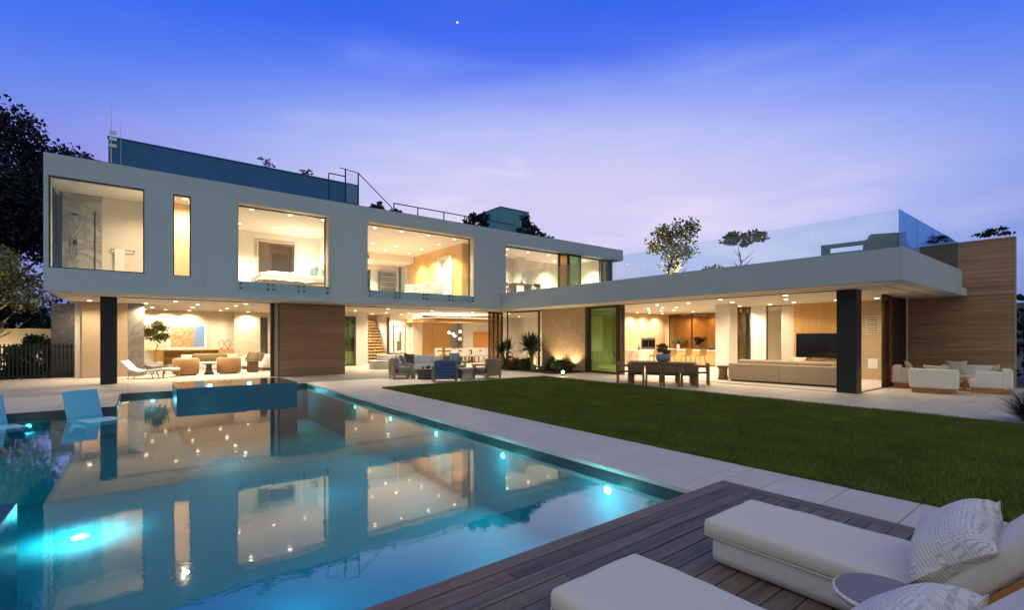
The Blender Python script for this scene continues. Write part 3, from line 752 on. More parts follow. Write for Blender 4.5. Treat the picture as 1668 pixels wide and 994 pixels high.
# bathroom
H("interior_wall", "wall_cream", -2.05, -1.80, 22.20, 22.4, 3.60, 6.45)
H("marble_wall", "marble_bath", -2.02, -1.02, 21.60, 21.75, 3.60, 6.45)
H("interior_wall", "wall_cream", -1.02, .45, 21.62, 21.80, 3.60, 6.45)
H("interior_wall", "wall_cream", .45, .55, FY + .41, 24.6, 3.60, 6.45)
# slot window: a curtain-lined passage behind it
H("interior_wall", "oak_pale", .56, 2.45, 21.0, 21.12, 3.60, 6.45)
H("interior_wall", "wall_cream", 2.45, 2.58, FY + .41, 24.6, 3.60, 6.45)
# bedroom
wall_with_holes('Y', 24.5, .12, 2.58, 7.05, 3.60, 6.45, [(4.30, 5.85, 3.60, 6.02)]).build("interior_wall", "wall_white", house)
H("interior_wall", "wall_grey", 4.0, 6.4, 26.6, 26.7, 3.60, 6.45)
H("interior_wall", "oak", 4.08, 4.16, 24.63, 26.6, 3.60, 6.45)
dr = MB().box(4.22, 4.30, 24.44, 24.64, 3.60, 6.10).box(5.85, 5.93, 24.44, 24.64, 3.60, 6.10).box(4.30, 5.85, 24.44, 24.64, 6.02, 6.10).build("door_frame", "frame_cream", house)
pane_y(4.9, 5.84, 24.9, 3.61, 6.0, "bronze_glass", .04, name="glass_door")
H("interior_wall", "wall_white", 6.95, 7.05, FY + .41, 24.5, 3.60, 6.45)
# lounge
for k in range(12):                                  # oak boards of the lounge wall
    y0 = 21.12 + k * .52
    H("oak_panel", "oak", 13.10 + (.006 if k % 3 else 0), 13.2, y0 + .004, y0 + .516, 3.60, 6.45)
for k in range(2): H("oak_panel", "oak", 13.10 + k * .4, 13.49 + k * .4, 21.0, 21.115, 3.60, 6.45)
H("interior_wall", "wall_white", 13.22, 13.35, 21.12, 28.6, 3.60, 6.45)
wall_with_holes('Y', 28.6, .15, 7.06, 13.1, 3.60, 6.45, [(10.55, 11.25, 3.60, 5.75)]).build("interior_wall", "wall_white", house)
H("interior_wall", "wall_grey", 10.3, 11.5, 29.8, 29.9, 3.60, 6.45)
H("ceiling_drop", "ceiling_paint", 7.06, 13.08, 26.4, 28.6, 6.05, 6.449)
sh = H("shelf_unit", "charcoal", 11.70, 12.75, 28.3, 28.58, 4.0, 5.65)
for k in range(5): MB().box(11.74, 12.71, 28.285, 28.299, 4.06 + k * .32, 4.09 + k * .32).build("shelf", "frame_cream", sh)
# roof: set-back plant screen, stair rail, chimney
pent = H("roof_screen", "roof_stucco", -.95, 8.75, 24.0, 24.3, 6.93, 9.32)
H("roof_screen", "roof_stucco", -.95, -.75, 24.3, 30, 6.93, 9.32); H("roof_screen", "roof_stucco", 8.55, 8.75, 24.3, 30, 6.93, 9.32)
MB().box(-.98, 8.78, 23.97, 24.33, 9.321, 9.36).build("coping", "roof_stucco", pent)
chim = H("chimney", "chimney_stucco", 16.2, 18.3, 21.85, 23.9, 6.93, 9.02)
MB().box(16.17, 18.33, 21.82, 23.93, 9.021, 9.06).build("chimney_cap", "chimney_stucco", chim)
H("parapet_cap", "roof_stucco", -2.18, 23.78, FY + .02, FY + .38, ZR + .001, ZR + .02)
# ---- terrace slab and its fascia
H("fascia", "stucco", FX, FX + .35, 3.25, FY - .002, ZS, ZT)
H("fascia", "stucco", FX + .351, 21.05, 3.25, 3.60, ZS, ZT)
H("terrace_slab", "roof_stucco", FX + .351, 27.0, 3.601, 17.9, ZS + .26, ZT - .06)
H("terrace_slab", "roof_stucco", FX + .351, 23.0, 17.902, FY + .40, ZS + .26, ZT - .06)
H("soffit", "soffit_plaster", FX + .01, 21.95, 3.26, 17.9, ZS + .006, ZS + .25)
H("soffit", "soffit_plaster", 21.96, 27.0, 3.9, 17.9, ZS + .006, ZS + .25)
H("soffit", "soffit_plaster", FX + .01, 24.0, 17.905, 31.0, ZS + .007, ZS + .25)
H("soffit_joint", "bronze_frame", 15.55, 15.58, 3.7, GY, ZS + .001, ZS + .02); H("soffit_joint", "bronze_frame", 15.6, 20.8, 3.95, 3.98, ZS + .001, ZS + .02)
H("track", "bronze_frame", GX - .06, GX + .10, 4.7, GY, ZS - .012, ZS + .02); H("floor_track", "bronze_frame", GX - .02, GX + .10, 4.75, 13.3, .0, .008)
H("floor_track", "bronze_frame", 16.4, 21.9, 4.70, 4.82, .0, .008)
# glass guard round the terrace
y = 3.36
while y < 18.6:
    y2 = min(y + 1.85, 18.9)
    H("glass_guard", "guard_glass", FX + .06, FX + .078, y + .01, y2 - .01, ZT - .1, 4.72); y = y2
x = FX + .10
while x < 21.0:
    x2 = min(x + 1.62, 21.04); H("glass_guard", "privacy_glass", x + .008, x2 - .008, 3.34, 3.358, ZT - .1, 4.72); x = x2
# ---- ground floor
H("floor", "floor_stone", -1.8, 24.0, GY, 31.0, -.06, .003)
H("floor", "floor_stone", GX, 27.0, 4.70, GY - .002, -.06, .003)
lc = H("column", "black_metal", -1.06, -.62, 21.40, 22.0, -.05, ZS + .01, .006)
rc = H("column", "black_metal", 16.18, 16.62, 4.72, 5.22, -.05, ZS + .01, .006)
# living room (behind the pool)
wall_with_holes('Y', 30.5, .2, -2.0, 9.9, 0, ZS, [(5.45, 5.85, 0, 2.75)]).build("interior_wall", "travertine_cream", house)
H("interior_wall", "stone_dark", 5.2, 6.1, 30.72, 30.8, 0, ZS)
H("wall_pier", "travertine_cream", 4.12, 5.42, 30.28, 30.49, 0, ZS)
for k in range(4): H("wall_panel", "travertine_tan", -1.78 + (.0 if k < 2 else .695), -1.088 + (.0 if k < 2 else .695), 25.0, 25.18, (k % 2) * 1.5 + .002, (k % 2) * 1.5 + 1.498)
H("stone_slab", "stone_slab_grey", -.385, .15, 25.0, 25.25, 0, ZS)
H("interior_wall", "rough_grey_stone", -2.85, -1.79, 26.9, 27.2, -.05, ZS + .0)
H("interior_wall", "wall_cream", -2.0, -1.8, 25.2, 30.5, 0, ZS)
H("interior_wall", "wall_white", 7.05, 7.2, 22.2, 30.5, 0, ZS)
H("post", "frame_cream", 4.34, 4.46, GY - .02, GY + .16, 0, ZS); H("post", "bronze_frame", 4.20, 4.335, GY + .02, GY + .16, 0, ZS)
# dark stone pier between living room and hall, laid in thin courses
pier = H("stone_pier", "stone_dark", 4.50, 7.03, 20.93, 22.2, -.05, ZS + .003)
rng = random.Random(21); z = 0.0
while z < ZS - .02:
    h = rng.choice((.10, .13, .16)); z2 = min(z + h, ZS); MB().box(4.47, 7.06, 20.88 + rng.uniform(0, .012), 20.925, z + .002, z2 - .002).build("course", "travertine_dark", pier); z = z2
# hall and dining
wall_with_holes('Y', 26.5, .15, 7.2, 10.25, 0, ZS, [(8.55, 9.55, 0, 2.75)]).build("interior_wall", "wall_white", house)
pane_y(8.55, 9.55, 26.45, 0.005, 2.75, "green_glass", .10)
H("interior_wall", "wall_grey", 8.2, 9.9, 28.2, 28.3, 0, ZS)
H("interior_wall", "wall_white", 10.1, 10.25, 26.65, 30.2, 0, ZS)
H("interior_wall", "wall_white", 10.25, 12.4, 30.2, 30.35, 0, ZS)
H("interior_wall", "wall_white", 12.22, 12.36, 28.1, 30.2, 0, ZS)
H("interior_wall", "wall_white", 12.22, 13.6, 28.0, 28.12, 0, ZS)
H("door_edge", "bronze_frame", 12.05, 12.2, 27.98, 28.1, .3, 2.8)
H("interior_wall", "wall_cream", 13.6, 14.25, 27.6, 28.12, 0, ZS)
for k in range(5): H("oak_panel", "oak", 14.25 + k * .438, 14.25 + k * .438 + .434, 27.9 + (k % 2) * .01, 28.0, 0, 2.55)
H("interior_wall", "wall_grey", 16.2, 18.4, 28.6, 28.7, 0, ZS); H("interior_wall", "wall_white", 17.55, 22.5, 28.0, 28.15, 0, ZS); H("interior_wall", "wall_white", 22.5, 22.65, GY, 28.0, 0, ZS)
can = H("oak_canopy", "oak_x", 13.2, 17.7, 24.1, 27.88, 2.50, 2.72)
MB().box(13.3, 17.6, 24.2, 27.8, 2.725, 2.74).build("cove_light", "cove_warm", can)
stair = H("staircase", "walnut", 10.27, 10.33, 27.6, 30.1, .1, .3)
for k in range(15):
    MB().box(10.35, 12.0, 27.7 + k * .16, 27.98 + k * .16, .17 + k * .185, .235 + k * .185).build("tread", "oak_x", stair)
# sliding leaves stacked at the inner corner, fixed light and sand-coloured wall facing the bed
for k in range(3): pane_y(15.02 + k * .36, 15.40 + k * .36, GY + .02 + k * .09, .005, ZS - .01, "bronze_glass", .07)
pane_x(18.55, 21.25, GX, .005, ZS - .01, "window_glass", .06); pane_x(18.24, 18.55, GX, .005, ZS - .01, "window_glass", .04)
H("interior_wall", "wall_white", 19.6, 19.75, 17.9, GY, 0, ZS)
H("sand_wall", "wall_sand", GX - .03, GX + .30, 15.25, 18.22, -.05, ZS + .003)
H("post", "bronze_frame", GX - .06, GX + .22, 15.08, 15.245, -.02, ZS + .002)
gd = pane_x(13.40, 15.08, GX, .005, ZS - .01, "green_glass", .09)
for k in range(3): pane_x(13.28 - .0, 13.40, GX + .10 + k * .09, .005, ZS - .01, "bronze_glass", .03)
H("post", "bronze_frame", GX - .02, GX + .09, 13.24, 13.39, 0, ZS)
# kitchen
for k in range(6): H("cabinet_door", "oak_pale", 21.0 + k * .86, 21.0 + k * .86 + .854, 17.62, 17.70, .0, 2.0); H("cabinet_door", "oak_pale", 21.0 + k * .86, 21.0 + k * .86 + .854, 17.62, 17.70, 2.006, ZS)
H("interior_wall", "wall_white", 16.52, 21.0, 17.7, 17.85, 0, ZS); H("interior_wall", "wall_white", 21.0, 27.0, 17.72, 17.85, 0, ZS)
ov = H("wall_oven", "charcoal", 23.45, 24.75, 17.57, 17.618, .92, 1.55)
for k in range(2):
    MB().box(23.50 + k * .63, 24.07 + k * .63, 17.56, 17.569, 1.02, 1.40).build("oven_window", "screen_black", ov); MB().box(23.50 + k * .63, 24.07 + k * .63, 17.555, 17.568, 1.44, 1.50).build("control_strip", "steel", ov)
for k in range(2): pane_x(14.3 + k * 1.55, 15.84 + k * 1.55, 25.9, .9, ZS - .01, "bronze_glass", .03, name="glass_screen")
H("interior_wall", "wall_cream", 26.9, 27.0, 4.9, 13.6, 0, ZS)
for k in range(6): H("cabinet_door", "oak", 26.88, 27.0, 13.6 + k * .68, 13.6 + k * .68 + .675, 0, ZS)
ov_mirrored = H("wall_oven", "charcoal", 26.80, 26.87, 15.4, 16.5, .92, 1.60)  # ovens mirrored in the glass screen, put in as objects behind it
for k in range(2): MB().box(26.79, 26.799, 15.46 + k * .52, 15.92 + k * .52, 1.05, 1.42).build("oven_window", "screen_black", ov_mirrored)
isl = H("kitchen_island", "oak_pale", 24.4, 25.3, 13.3, 16.6, .06, .84)
MB().box(24.34, 25.36, 13.24, 16.66, .841, .89).build("worktop", "white_gloss", isl); MB().box(24.5, 25.2, 13.4, 16.5, .0, .06).build("plinth", "charcoal", isl)
for k in range(4): MB().box(24.385, 24.399, 13.32 + k * .82, 14.13 + k * .82, .09, .82).build("cabinet_door", "oak_y", isl)
isl2 = H("stone_counter", "marble_cream", 20.6, 22.4, 15.6, 16.5, 0, .90, .01)
# white pier, sliding door and openings in the rear wall of the family room
H("white_pier", "wall_white", 19.4, 20.1, 10.15, 10.75, 0, ZS + .003)
pane_x(10.45, 10.75, 21.9, .005, ZS - .01, "green_glass", .07); pane_x(10.76, 11.08, 21.9, .005, ZS - .01, "bronze_glass", .07); pane_x(11.1, 11.3, 21.8, .005, ZS - .01, "bronze_glass", .05)
H("interior_wall", "wall_white", 21.9, 22.05, 9.78, 10.44, 0, ZS)
pane_x(9.15, 9.78, 21.95, .005, ZS - .01, "window_glass", .03)
H("interior_wall", "wall_cream", 21.9, 22.05, 8.64, 9.14, 0, ZS)
for k in range(5): H("oak_panel", "oak", 21.9, 22.05, 6.88 + k * .352, 6.88 + k * .352 + .349, 0, ZS)
for j in range(5): H("wall_panel", "travertine_tan", 21.92, 22.05, 4.9, 6.876, j * .6 + .002, j * .6 + .598)
vg = H("vent_grille", "wall_cream", 21.905, 21.919, 5.68, 6.08, 1.75, 2.42)
for k in range(8): MB().box(21.895, 21.904, 5.70, 6.06, 1.78 + k * .08, 1.81 + k * .08).build("slat", "bronze_frame", vg)
H("access_panel", "white_gloss", 21.905, 21.919, 5.72, 6.02, .42, .80)
# stack of sliding leaves at the end opening
pane_y(18.70, 19.4, 4.72, .005, ZS - .01, "bronze_glass", .12); pane_y(19.30, 20.55, 4.82, .005, ZS - .01, "bronze_glass", .08); H("post", "black_metal", 20.60, 21.85, 4.86, 4.98, 0, ZS)
# wood lined wall behind the family room seating, seen left of the television
# ---- recessed ceiling lights, each a trim ring with its lamp
dl_mesh = MB().cyl((0, 0, -.012), (0, 0, .0), .062, .07, 16).mesh("downlight"); dl_mesh.materials.append(MATS["lamp_warm"])
def downlight(x, y, z, e, ang=0):
    ang = ang or (115 if z > 4 else 150)
    o = bpy.data.objects.new("downlight", dl_mesh); col.objects.link(o); o.parent = house; o.location = (x, y, z)
    if e: spot((x, y, z - .03), e * (34 if z > 4 else 12.5 if y > 21 or (y > 10 and x > 16) else 4.6), WARM, ang, .9, .06, (0, 0, -1), house)
def bulkhead(x, y, z, e, ang=115): downlight(x, y, z, e, ang)
E1 = 42
for x in (3.34, 4.69, 5.97):
    for y in (20.3, 23.15): downlight(x, y, 6.449, 34)
for x, y in ((8.2, 20.36), (9.46, 20.36), (10.84, 20.36), (12.26, 20.36), (9.5, 23.9), (10.8, 23.9), (12.3, 23.9), (12.3, 22.0), (10.83, 25.4), (12.3, 25.4)): downlight(x, y, 6.449, 52 if y > 21 else 34)
for x in (9.0, 10.8): downlight(x, 27.6, 6.049, 30)
for x in (15.95, 17.45, 19.02, 22.1): downlight(x, 20.9, 6.449, 44)
downlight(17.0, 22.4, 6.449, 30); downlight(20.9, 22.4, 6.449, 40)
downlight(1.25, 20.15, 6.449, 22, 165); downlight(.22, 20.0, 6.449, 18, 150)  # the second one is added just to light the bathroom
for x, y in ((.2, 24.76), (.47, 27.9), (.2, 30.0), (1.05, 30.1), (1.1, 22.7), (1.95, 26.8), (1.95, 24.3), (2.05, 30.1), (3.37, 29.4), (3.36, 26.85), (3.37, 24.3), (3.5, 22.6), (4.75, 29.9), (6.2, 24.5), (6.3, 28.0)):
    downlight(x, y, ZS + .004, 30)
downlight(-1.5, 24.2, ZS + .004, 22); downlight(-2.0, 26.2, ZS + .004, 14)
for x, y in ((9.7, 22.4), (11.2, 26.1), (11.05, 27.9), (12.6, 27.2), (12.4, 25.7), (12.35, 22.8), (14.8, 22.6), (9.0, 25.0), (19.0, 25.5), (20.5, 25.5), (17.4, 22.6), (8.9, 27.5), (11.1, 29.4)): downlight(x, y, ZS + .004, 34)
for x, y in ((19.6, 14.3), (21.3, 15.5), (19.6, 13.5), (21.8, 15.1), (19.8, 12.9), (21.9, 14.4), (22.4, 17.1), (23.55, 17.1), (24.8, 17.1), (24.0, 14.6), (17.6, 12.4), (17.6, 10.9), (23.4, 12.0), (17.3, 15.6), (17.6, 19.4), (26.4, 15.0), (26.4, 16.4)): downlight(x, y, ZS + .004, 30)
for x, y in ((16.95, 9.2), (21.2, 10.6), (21.2, 9.3), (16.85, 6.9), (20.55, 8.1), (20.45, 6.6), (18.6, 7.6), (18.6, 9.6), ): downlight(x, y, ZS + .004, 34)
for x, y in ((18.3, 5.4), (20.6, 5.4)): downlight(x, y, ZS + .004, 40)  # two more, added to throw warm light towards the garden wall
# ================================================================ the stone garden wall at the right
gw = thing("garden_wall", "tall brown travertine garden wall in thin courses beside the terrace sofas", "wall", (22.06, 2.17, 0))
box("core", "stone_dark", gw, .03, .42, .02, 2.68, -.1, 4.80); box("core", "stone_dark", gw, .031, .419, 2.681, 13.4, 3.78, 4.799)
rng = random.Random(5); z = -.03; k = 0
while z < 4.80:
    h = rng.choice((.12, .15, .18)); z2 = min(z + h, 4.82)
    ys = [0.0, rng.uniform(.9, 2.0), 2.68, ] if z < 3.78 else [0.0, rng.uniform(.8, 1.9), rng.uniform(2.4, 3.4), 6.0, 13.4]
    for a, c in zip(ys[:-1], ys[1:]):
        MB().box(rng.uniform(-.006, .004), .028, a + (.001 if a else -.01), c - .001, z + .0015, z2 - .0015).build("course", "travertine_brown", gw)
    z = z2; k += 1
box("end_cap", "travertine_tan", gw, .03, .40, -.012, .018, -.1, 4.80); box("coping", "travertine_tan", gw, -.01, .44, -.015, 13.4, 4.822, 4.86)
box("ledge", "travertine_tan", gw, -.03, -.008, .0, 2.6, 3.02, 3.14)

# ================================================================ seating builders (local front is -Y)
def cushion(parent, name, mat, x0, x1, y0, y1, z0, z1, r=.05):
    return MB().box(x0, x1, y0, y1, z0, z1).build(name, mat, parent, min(r, (z1 - z0) * .48, (x1 - x0) * .48, (y1 - y0) * .48), smooth=True, seg=4)
def loose_pillow(label, loc, rot, w=.5, h=.5, T=.16, mat="pillow_oat", cat="pillow", group=None, name="pillow"):
    o = MB().pillow(w, h, T).build(name, mat, None, smooth=True); o.location = loc; o.rotation_euler = rot
    return tag(o, label, cat, group)
def chaise(label, x0, x1, yfoot):
    t = thing("chaise_lounge", label, "chaise", ((x0 + x1) / 2, yfoot, 0))
    w = (x1 - x0) / 2
    soft_block(-w + .045, w - .045, -1.42, -.05, .012, .188, .022, x0, 24, .003).build("base", "linen_white", t, smooth=True)
    # seat pad
    soft_block(-w, w, -1.36, 0, .192, .322, .045, x0, 44, .010).build("seat_pad", "linen_grey", t, smooth=True)
    for z in (.205,):                            # sewn piping
        MB().tube([(-w + .02, -1.34, z), (-w + .004, -1.3, z), (-w + .004, -.03, z), (-w + .03, -.004, z), (w - .03, -.004, z), (w - .004, -.03, z), (w - .004, -1.34, z)], .005, 6).build("piping", "linen_grey", t, smooth=True)
    a = R(50); M = Matrix.Translation((0, -1.33, .30)) @ Matrix.Rotation(-a, 4, 'X')
    soft_block(-w, w, -.80, .0, -.07, .055, .045, x0 + 5, 30, .006, M).build("back_pad", "linen_grey", t, smooth=True)
    fr = MB(); fr.box(-w + .0, -w + .045, -.84, .10, -.145, -.074, M); fr.box(w - .045, w, -.84, .10, -.145, -.074, M); fr.box(-w + .046, w - .046, -.84, -.77, -.14, -.08, M)
    fr.build("back_frame", "teak_orange", t, .006)
    box("rear_leg", "teak_orange", t, -w + .05, -w + .11, -1.95, -1.88, .0, .62); box("rear_leg", "teak_orange", t, w - .11, w - .05, -1.95, -1.88, .0, .62)
    return t
chaise("upholstered grey chaise lounge nearest the camera, on the deck by the pool", 1.70, 2.43, 1.88)
chaise("upholstered grey chaise lounge on the deck next to the lawn side paving", 3.24, 3.96, 1.90)
def big_cushion(label, x, y, z, rot):
    o = MB().pillow(.80, .44, .27, 18).build("patterned_pillow", "maze_cloth", None, smooth=True); o.location = (x, y, z); o.rotation_euler = rot
    return tag(o, label, "pillow")
big_cushion("large maze print pillow on the chaise next to the lawn side paving", 3.585, .575, .515, (R(-40), R(-4), R(6)))
big_cushion("large maze print pillow at the bottom edge, on the nearest chaise", 2.16, .50, .545, (R(-40), R(3), R(-2)))
rt = thing("side_table", "round low grey side table between the two deck chaises", "table", (2.86, .72, 0))
MB().lathe([(.20, 0), (.20, .035), (.195, .04)], (0, 0, .36), 40).build("table_top", "fabric_mauve", rt, smooth=False)
MB().tube([(.201 * math.cos(a), .201 * math.sin(a), .382) for a in [2 * math.pi * k / 48 for k in range(49)]], .011, 8).build("rim", "wall_white", rt, smooth=True)
MB().lathe([(.14, 0), (.135, .02), (.05, .05), (.04, .2), (.06, .36)], (0, 0, 0), 24).build("pedestal", "fabric_mauve", rt, smooth=True)

# ---- loungers standing in the shallow water
def pool_lounger(label, x, y, az):
    t = thing("pool_lounger", label, "pool lounger", (x, y, -.44), az, "white loungers on the sun shelf")
    def slab(pts, th):
        prof = []
        for (yy, zz) in pts: prof.append((yy, zz))
        low = [(yy + th * .55, zz - th) for yy, zz in reversed(pts)]
        return prof + low
    seat = [(-1.15, .30), (-.9, .335), (-.45, .325), (-.1, .30), (0.0, .32)]
    back = [(0.0, .325), (.10, .50), (.18, .68), (.25, .84), (.27, .90)]
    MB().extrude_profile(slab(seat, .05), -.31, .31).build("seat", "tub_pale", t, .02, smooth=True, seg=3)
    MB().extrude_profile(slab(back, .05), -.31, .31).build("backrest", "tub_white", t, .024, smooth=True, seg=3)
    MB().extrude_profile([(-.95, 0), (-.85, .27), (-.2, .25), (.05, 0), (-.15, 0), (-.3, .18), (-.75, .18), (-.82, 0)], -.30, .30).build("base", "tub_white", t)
    return t
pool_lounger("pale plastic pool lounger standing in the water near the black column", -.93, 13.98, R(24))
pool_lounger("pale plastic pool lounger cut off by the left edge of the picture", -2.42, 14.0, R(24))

# ---- black slat gate on the left
gate = thing("slat_gate", "black vertical slat gate and fence left of the house", "gate", (-4.6, 26.3, -.05))
for i in range(30):
    MB().box(-.8 + i * .118, -.8 + i * .118 + .05, -.02, .03, .04, 1.40).build("slat", "black_metal", gate)
for z in (.12, 1.25): box("rail", "black_metal", gate, -.8, 2.74, .031, .07, z, z + .06)
for x in (-.1, 1.3, 2.70): box("post", "black_metal", gate, x, x + .07, .071, .14, 0, 1.42)

# ================================================================ outdoor sofas at the right end
def club(name, label, x, y, rz, w=.95, d=.9, base="teak_orange", fab="linen_white", arms=(1, 1), grp=None, seat_h=.40, back_h=.70):
    t = thing(name, label, "armchair" if w < 1.1 else "sofa", (x, y, 0), rz, grp)
    hw = w / 2
    MB().box(-hw + .06, hw - .06, -d / 2 + .05, d / 2 - .05, .0, .15).build("plinth", base, t, .006)
    cushion(t, "seat", fab, -hw + .02, hw - .02, -d / 2, d / 2 - .22, .15, seat_h)
    cushion(t, "backrest", fab, -hw, hw, d / 2 - .22, d / 2, .14, back_h)
    if arms[0]: cushion(t, "arm", fab, -hw, -hw + .17, -d / 2 + .12, d / 2 - .2, .15, back_h - .06)
    if arms[1]: cushion(t, "arm", fab, hw - .17, hw, -d / 2 + .12, d / 2 - .2, .15, back_h - .06)
    return t
G1 = "white outdoor lounge seats at the right end of the terrace"
club("outdoor_armchair", "white outdoor armchair with its back to the viewer, beside the black column", 18.45, 3.45, R(98), 1.08, .92, arms=(1, 1), grp=G1)
club("outdoor_sofa", "white outdoor sofa seat against the stacked glass doors", 19.75, 4.25, R(10), 1.05, .95, arms=(1, 0), grp=G1)
club("outdoor_armchair", "white outdoor armchair nearest the ornamental grass, facing the house", 19.65, 2.42, R(188), 1.05, .9, arms=(1, 1), grp=G1)
club("outdoor_sofa", "white outdoor sofa seat against the brown garden wall", 21.35, 3.15, R(-82), 1.35, .95, arms=(0, 0), grp=G1)
lt = thing("low_table", "low square wooden table between the white outdoor seats", "table", (19.95, 3.35, 0), R(10))
box("table_top", "teak_orange", lt, -.40, .40, -.40, .40, .30, .35, .005)
for sx in (-1, 1):
    for sy in (-1, 1): box("leg", "teak_orange", lt, sx * .34 - .03, sx * .34 + .03, sy * .34 - .03, sy * .34 + .03, 0, .298)
loose_pillow("square oat pillow tilted on the white sofa seat by the glass doors", (19.55, 4.25, .62), (R(62), R(14), R(10)), .5, .5)
loose_pillow("oat pillow showing above the back of the turned white armchair", (18.72, 3.45, .60), (R(70), 0, R(98)), .62, .42)
loose_pillow("oat pillow on the white seat against the brown garden wall", (21.15, 3.4, .62), (R(68), 0, R(-82)), .55, .5)
loose_pillow("oat pillow leaning in the white armchair nearest the ornamental grass", (19.78, 2.36, .58), (R(62), R(12), R(188)), .5, .5)

# ================================================================ outdoor dining
dt = thing("dining_table", "long weathered wooden outdoor dining table beside the lawn", "table", (14.25, 9.85, 0), R(-54))
for k in range(8): box("plank", "teak_warm", dt, -1.10, 1.10, -.50 + k * .125, -.50 + k * .125 + .120, .72, .765, .004)
box("apron", "teak_warm", dt, -1.0, 1.0, -.38, .38, .64, .715)
for x in (-1, 1):
    for y_ in (-1, 1): box("leg", "teak_warm", dt, x * .98 - .05, x * .98 + .05, y_ * .36 - .05, y_ * .36 + .05, 0, .639)
def dining_chair():
    t = thing("dining_chair", "", "chair", (0, 0, 0), 0, "wooden chairs round the outdoor dining table")
    for sx in (-1, 1):
        box("leg", "teak_warm", t, sx * .27 - .034, sx * .27 + .034, -.26, -.195, 0, .64); box("leg", "teak_warm", t, sx * .27 - .034, sx * .27 + .034, .21, .275, 0, .80)
        box("arm", "teak_warm", t, sx * .27 - .045, sx * .27 + .045, -.27, .21, .64, .685, .004)
    box("seat", "charcoal", t, -.26, .26, -.25, .24, .42, .47, .012); box("apron", "teak_warm", t, -.245, .245, -.245, -.205, .36, .419)
    for z in (.60, .70): box("back_slat", "teak_warm", t, -.245, .245, .215, .245, z, z + .07)
    box("back_pad", "teak", t, -.235, .235, .18, .213, .50, .74, .01)
    return t
ch0 = dining_chair()
def at_table(lx, ly):
    a = R(-54); return (14.25 + lx * math.cos(a) - ly * math.sin(a), 9.85 + lx * math.sin(a) + ly * math.cos(a), 0)
spots_ = []
rowlab = ("nearest the garden bed", "second from the garden bed", "third from the garden bed", "nearest the black column")
for j, (side, rz) in enumerate(((-.78, R(180)), (.78, R(0)))):
    for k, lx in enumerate((-.84, -.28, .28, .84)):
        lab = f"wooden outdoor dining chair on the {'lawn' if j == 0 else 'kitchen'} side of the table, {rowlab[k]}"
        spots_.append((lx, side, rz, lab))
spots_.append((-1.28, 0, R(90), "wooden outdoor dining chair at the table end by the green glass door")); spots_.append((1.28, 0, R(-90), "wooden outdoor dining chair at the table end nearest the beige sofa"))
for i, (lx, ly, rz, lab) in enumerate(spots_):
    c = ch0 if i == 0 else copy_tree(ch0)
    c.location = at_table(lx, ly); c.rotation_euler = (0, 0, R(-54) + rz); c["label"] = lab; c.scale = (.86, .86, .93)
pl = thing("planter_bowl", "blue grey ceramic bowl with a leafy orange plant on the outdoor dining table", "planter", (*at_table(.05, .05)[:2], .766))
pl.scale = (.8, .8, .8)
MB().lathe([(.14, 0), (.26, .04), (.31, .16), (.30, .30), (.27, .33), (.24, .30)], (0, 0, 0), 28).build("bowl", "ceramic_blue", pl, smooth=True)
leaf_cloud((0, 0, .50), (.26, .26, .22), 420, .075, 3, 10).build("leaves", "leaf_olive", pl); leaf_cloud((.05, .02, .60), (.22, .22, .18), 200, .07, 5, 7).build("flowers", "leaf_orange", pl)

# ================================================================ patio lounge group in front of the hall
def slat_chair(label, x, y, rz, fab, back="teak_grey", slats="teak_grey", w=.86, d=.84, grp="slatted wooden lounge chairs on the patio"):
    t = thing("lounge_chair", label, "armchair", (x, y, 0), rz, grp); hw = w / 2
    for sx in (-1, 1):
        MB().extrude_profile([(-d / 2, 0), (-d / 2 + .10, .50), (-d / 2 + .02, .56), (d / 2, .60), (d / 2, .54), (-d / 2 + .22, .49), (-d / 2 + .16, 0)], sx * hw - .045, sx * hw + .045).build("arm", slats, t, .006)
        MB().box(sx * (hw - .06) - .03, sx * (hw - .06) + .03, d / 2 - .06, d / 2 - .005, 0, .74).build("rear_post", slats, t)
    for k in range(5): MB().box(-hw + .05, hw - .05, d / 2 - .003, d / 2 + .028, .12 + k * .125, .12 + k * .125 + .112).build("back_slat", back, t, .006)
    box("frame", slats, t, -hw + .05, hw - .05, -d / 2 + .06, d / 2 - .08, .14, .24)
    cushion(t, "seat", fab, -hw + .06, hw - .06, -d / 2 + .02, d / 2 - .2, .25, .42); cushion(t, "backrest", fab, -hw + .07, hw - .07, d / 2 - .22, d / 2 - .03, .38, .80)
    return t
slat_chair("slatted lounge chair with a blue back, turned away from the viewer", 8.75, 15.2, R(152), "fabric_blue", back="fabric_blue")
slat_chair("slatted brown lounge chair closest to the garden bed, turned away", 10.7, 15.35, R(196), "fabric_mauve")
slat_chair("slatted grey lounge chair nearest the dark stone pier", 8.15, 17.5, R(78), "fabric_mauve")
slat_chair("slatted lounge chair with grey cushion on the far side of the patio tables", 10.75, 17.9, R(-20), "fabric_teal")
ws = club("patio_sofa", "white patio sofa in front of the hall opening", 9.9, 19.6, R(-8), 1.9, .9, base="teak_grey", arms=(1, 1), back_h=.78)
loose_pillow("grey teal pillow on the slatted chair nearest the dark stone pier", (8.22, 17.55, .70), (R(60), 0, R(60)), .5, .5, mat="fabric_teal")
loose_pillow("square dark brown pillow at the left of the white patio sofa", (9.45, 19.55, .66), (R(66), R(8), R(-8)), .5, .5, mat="fabric_darkbrown")
loose_pillow("grey pillow on the far slatted patio chair", (10.72, 17.8, .72), (R(66), 0, R(-20)), .5, .5, mat="fabric_teal")
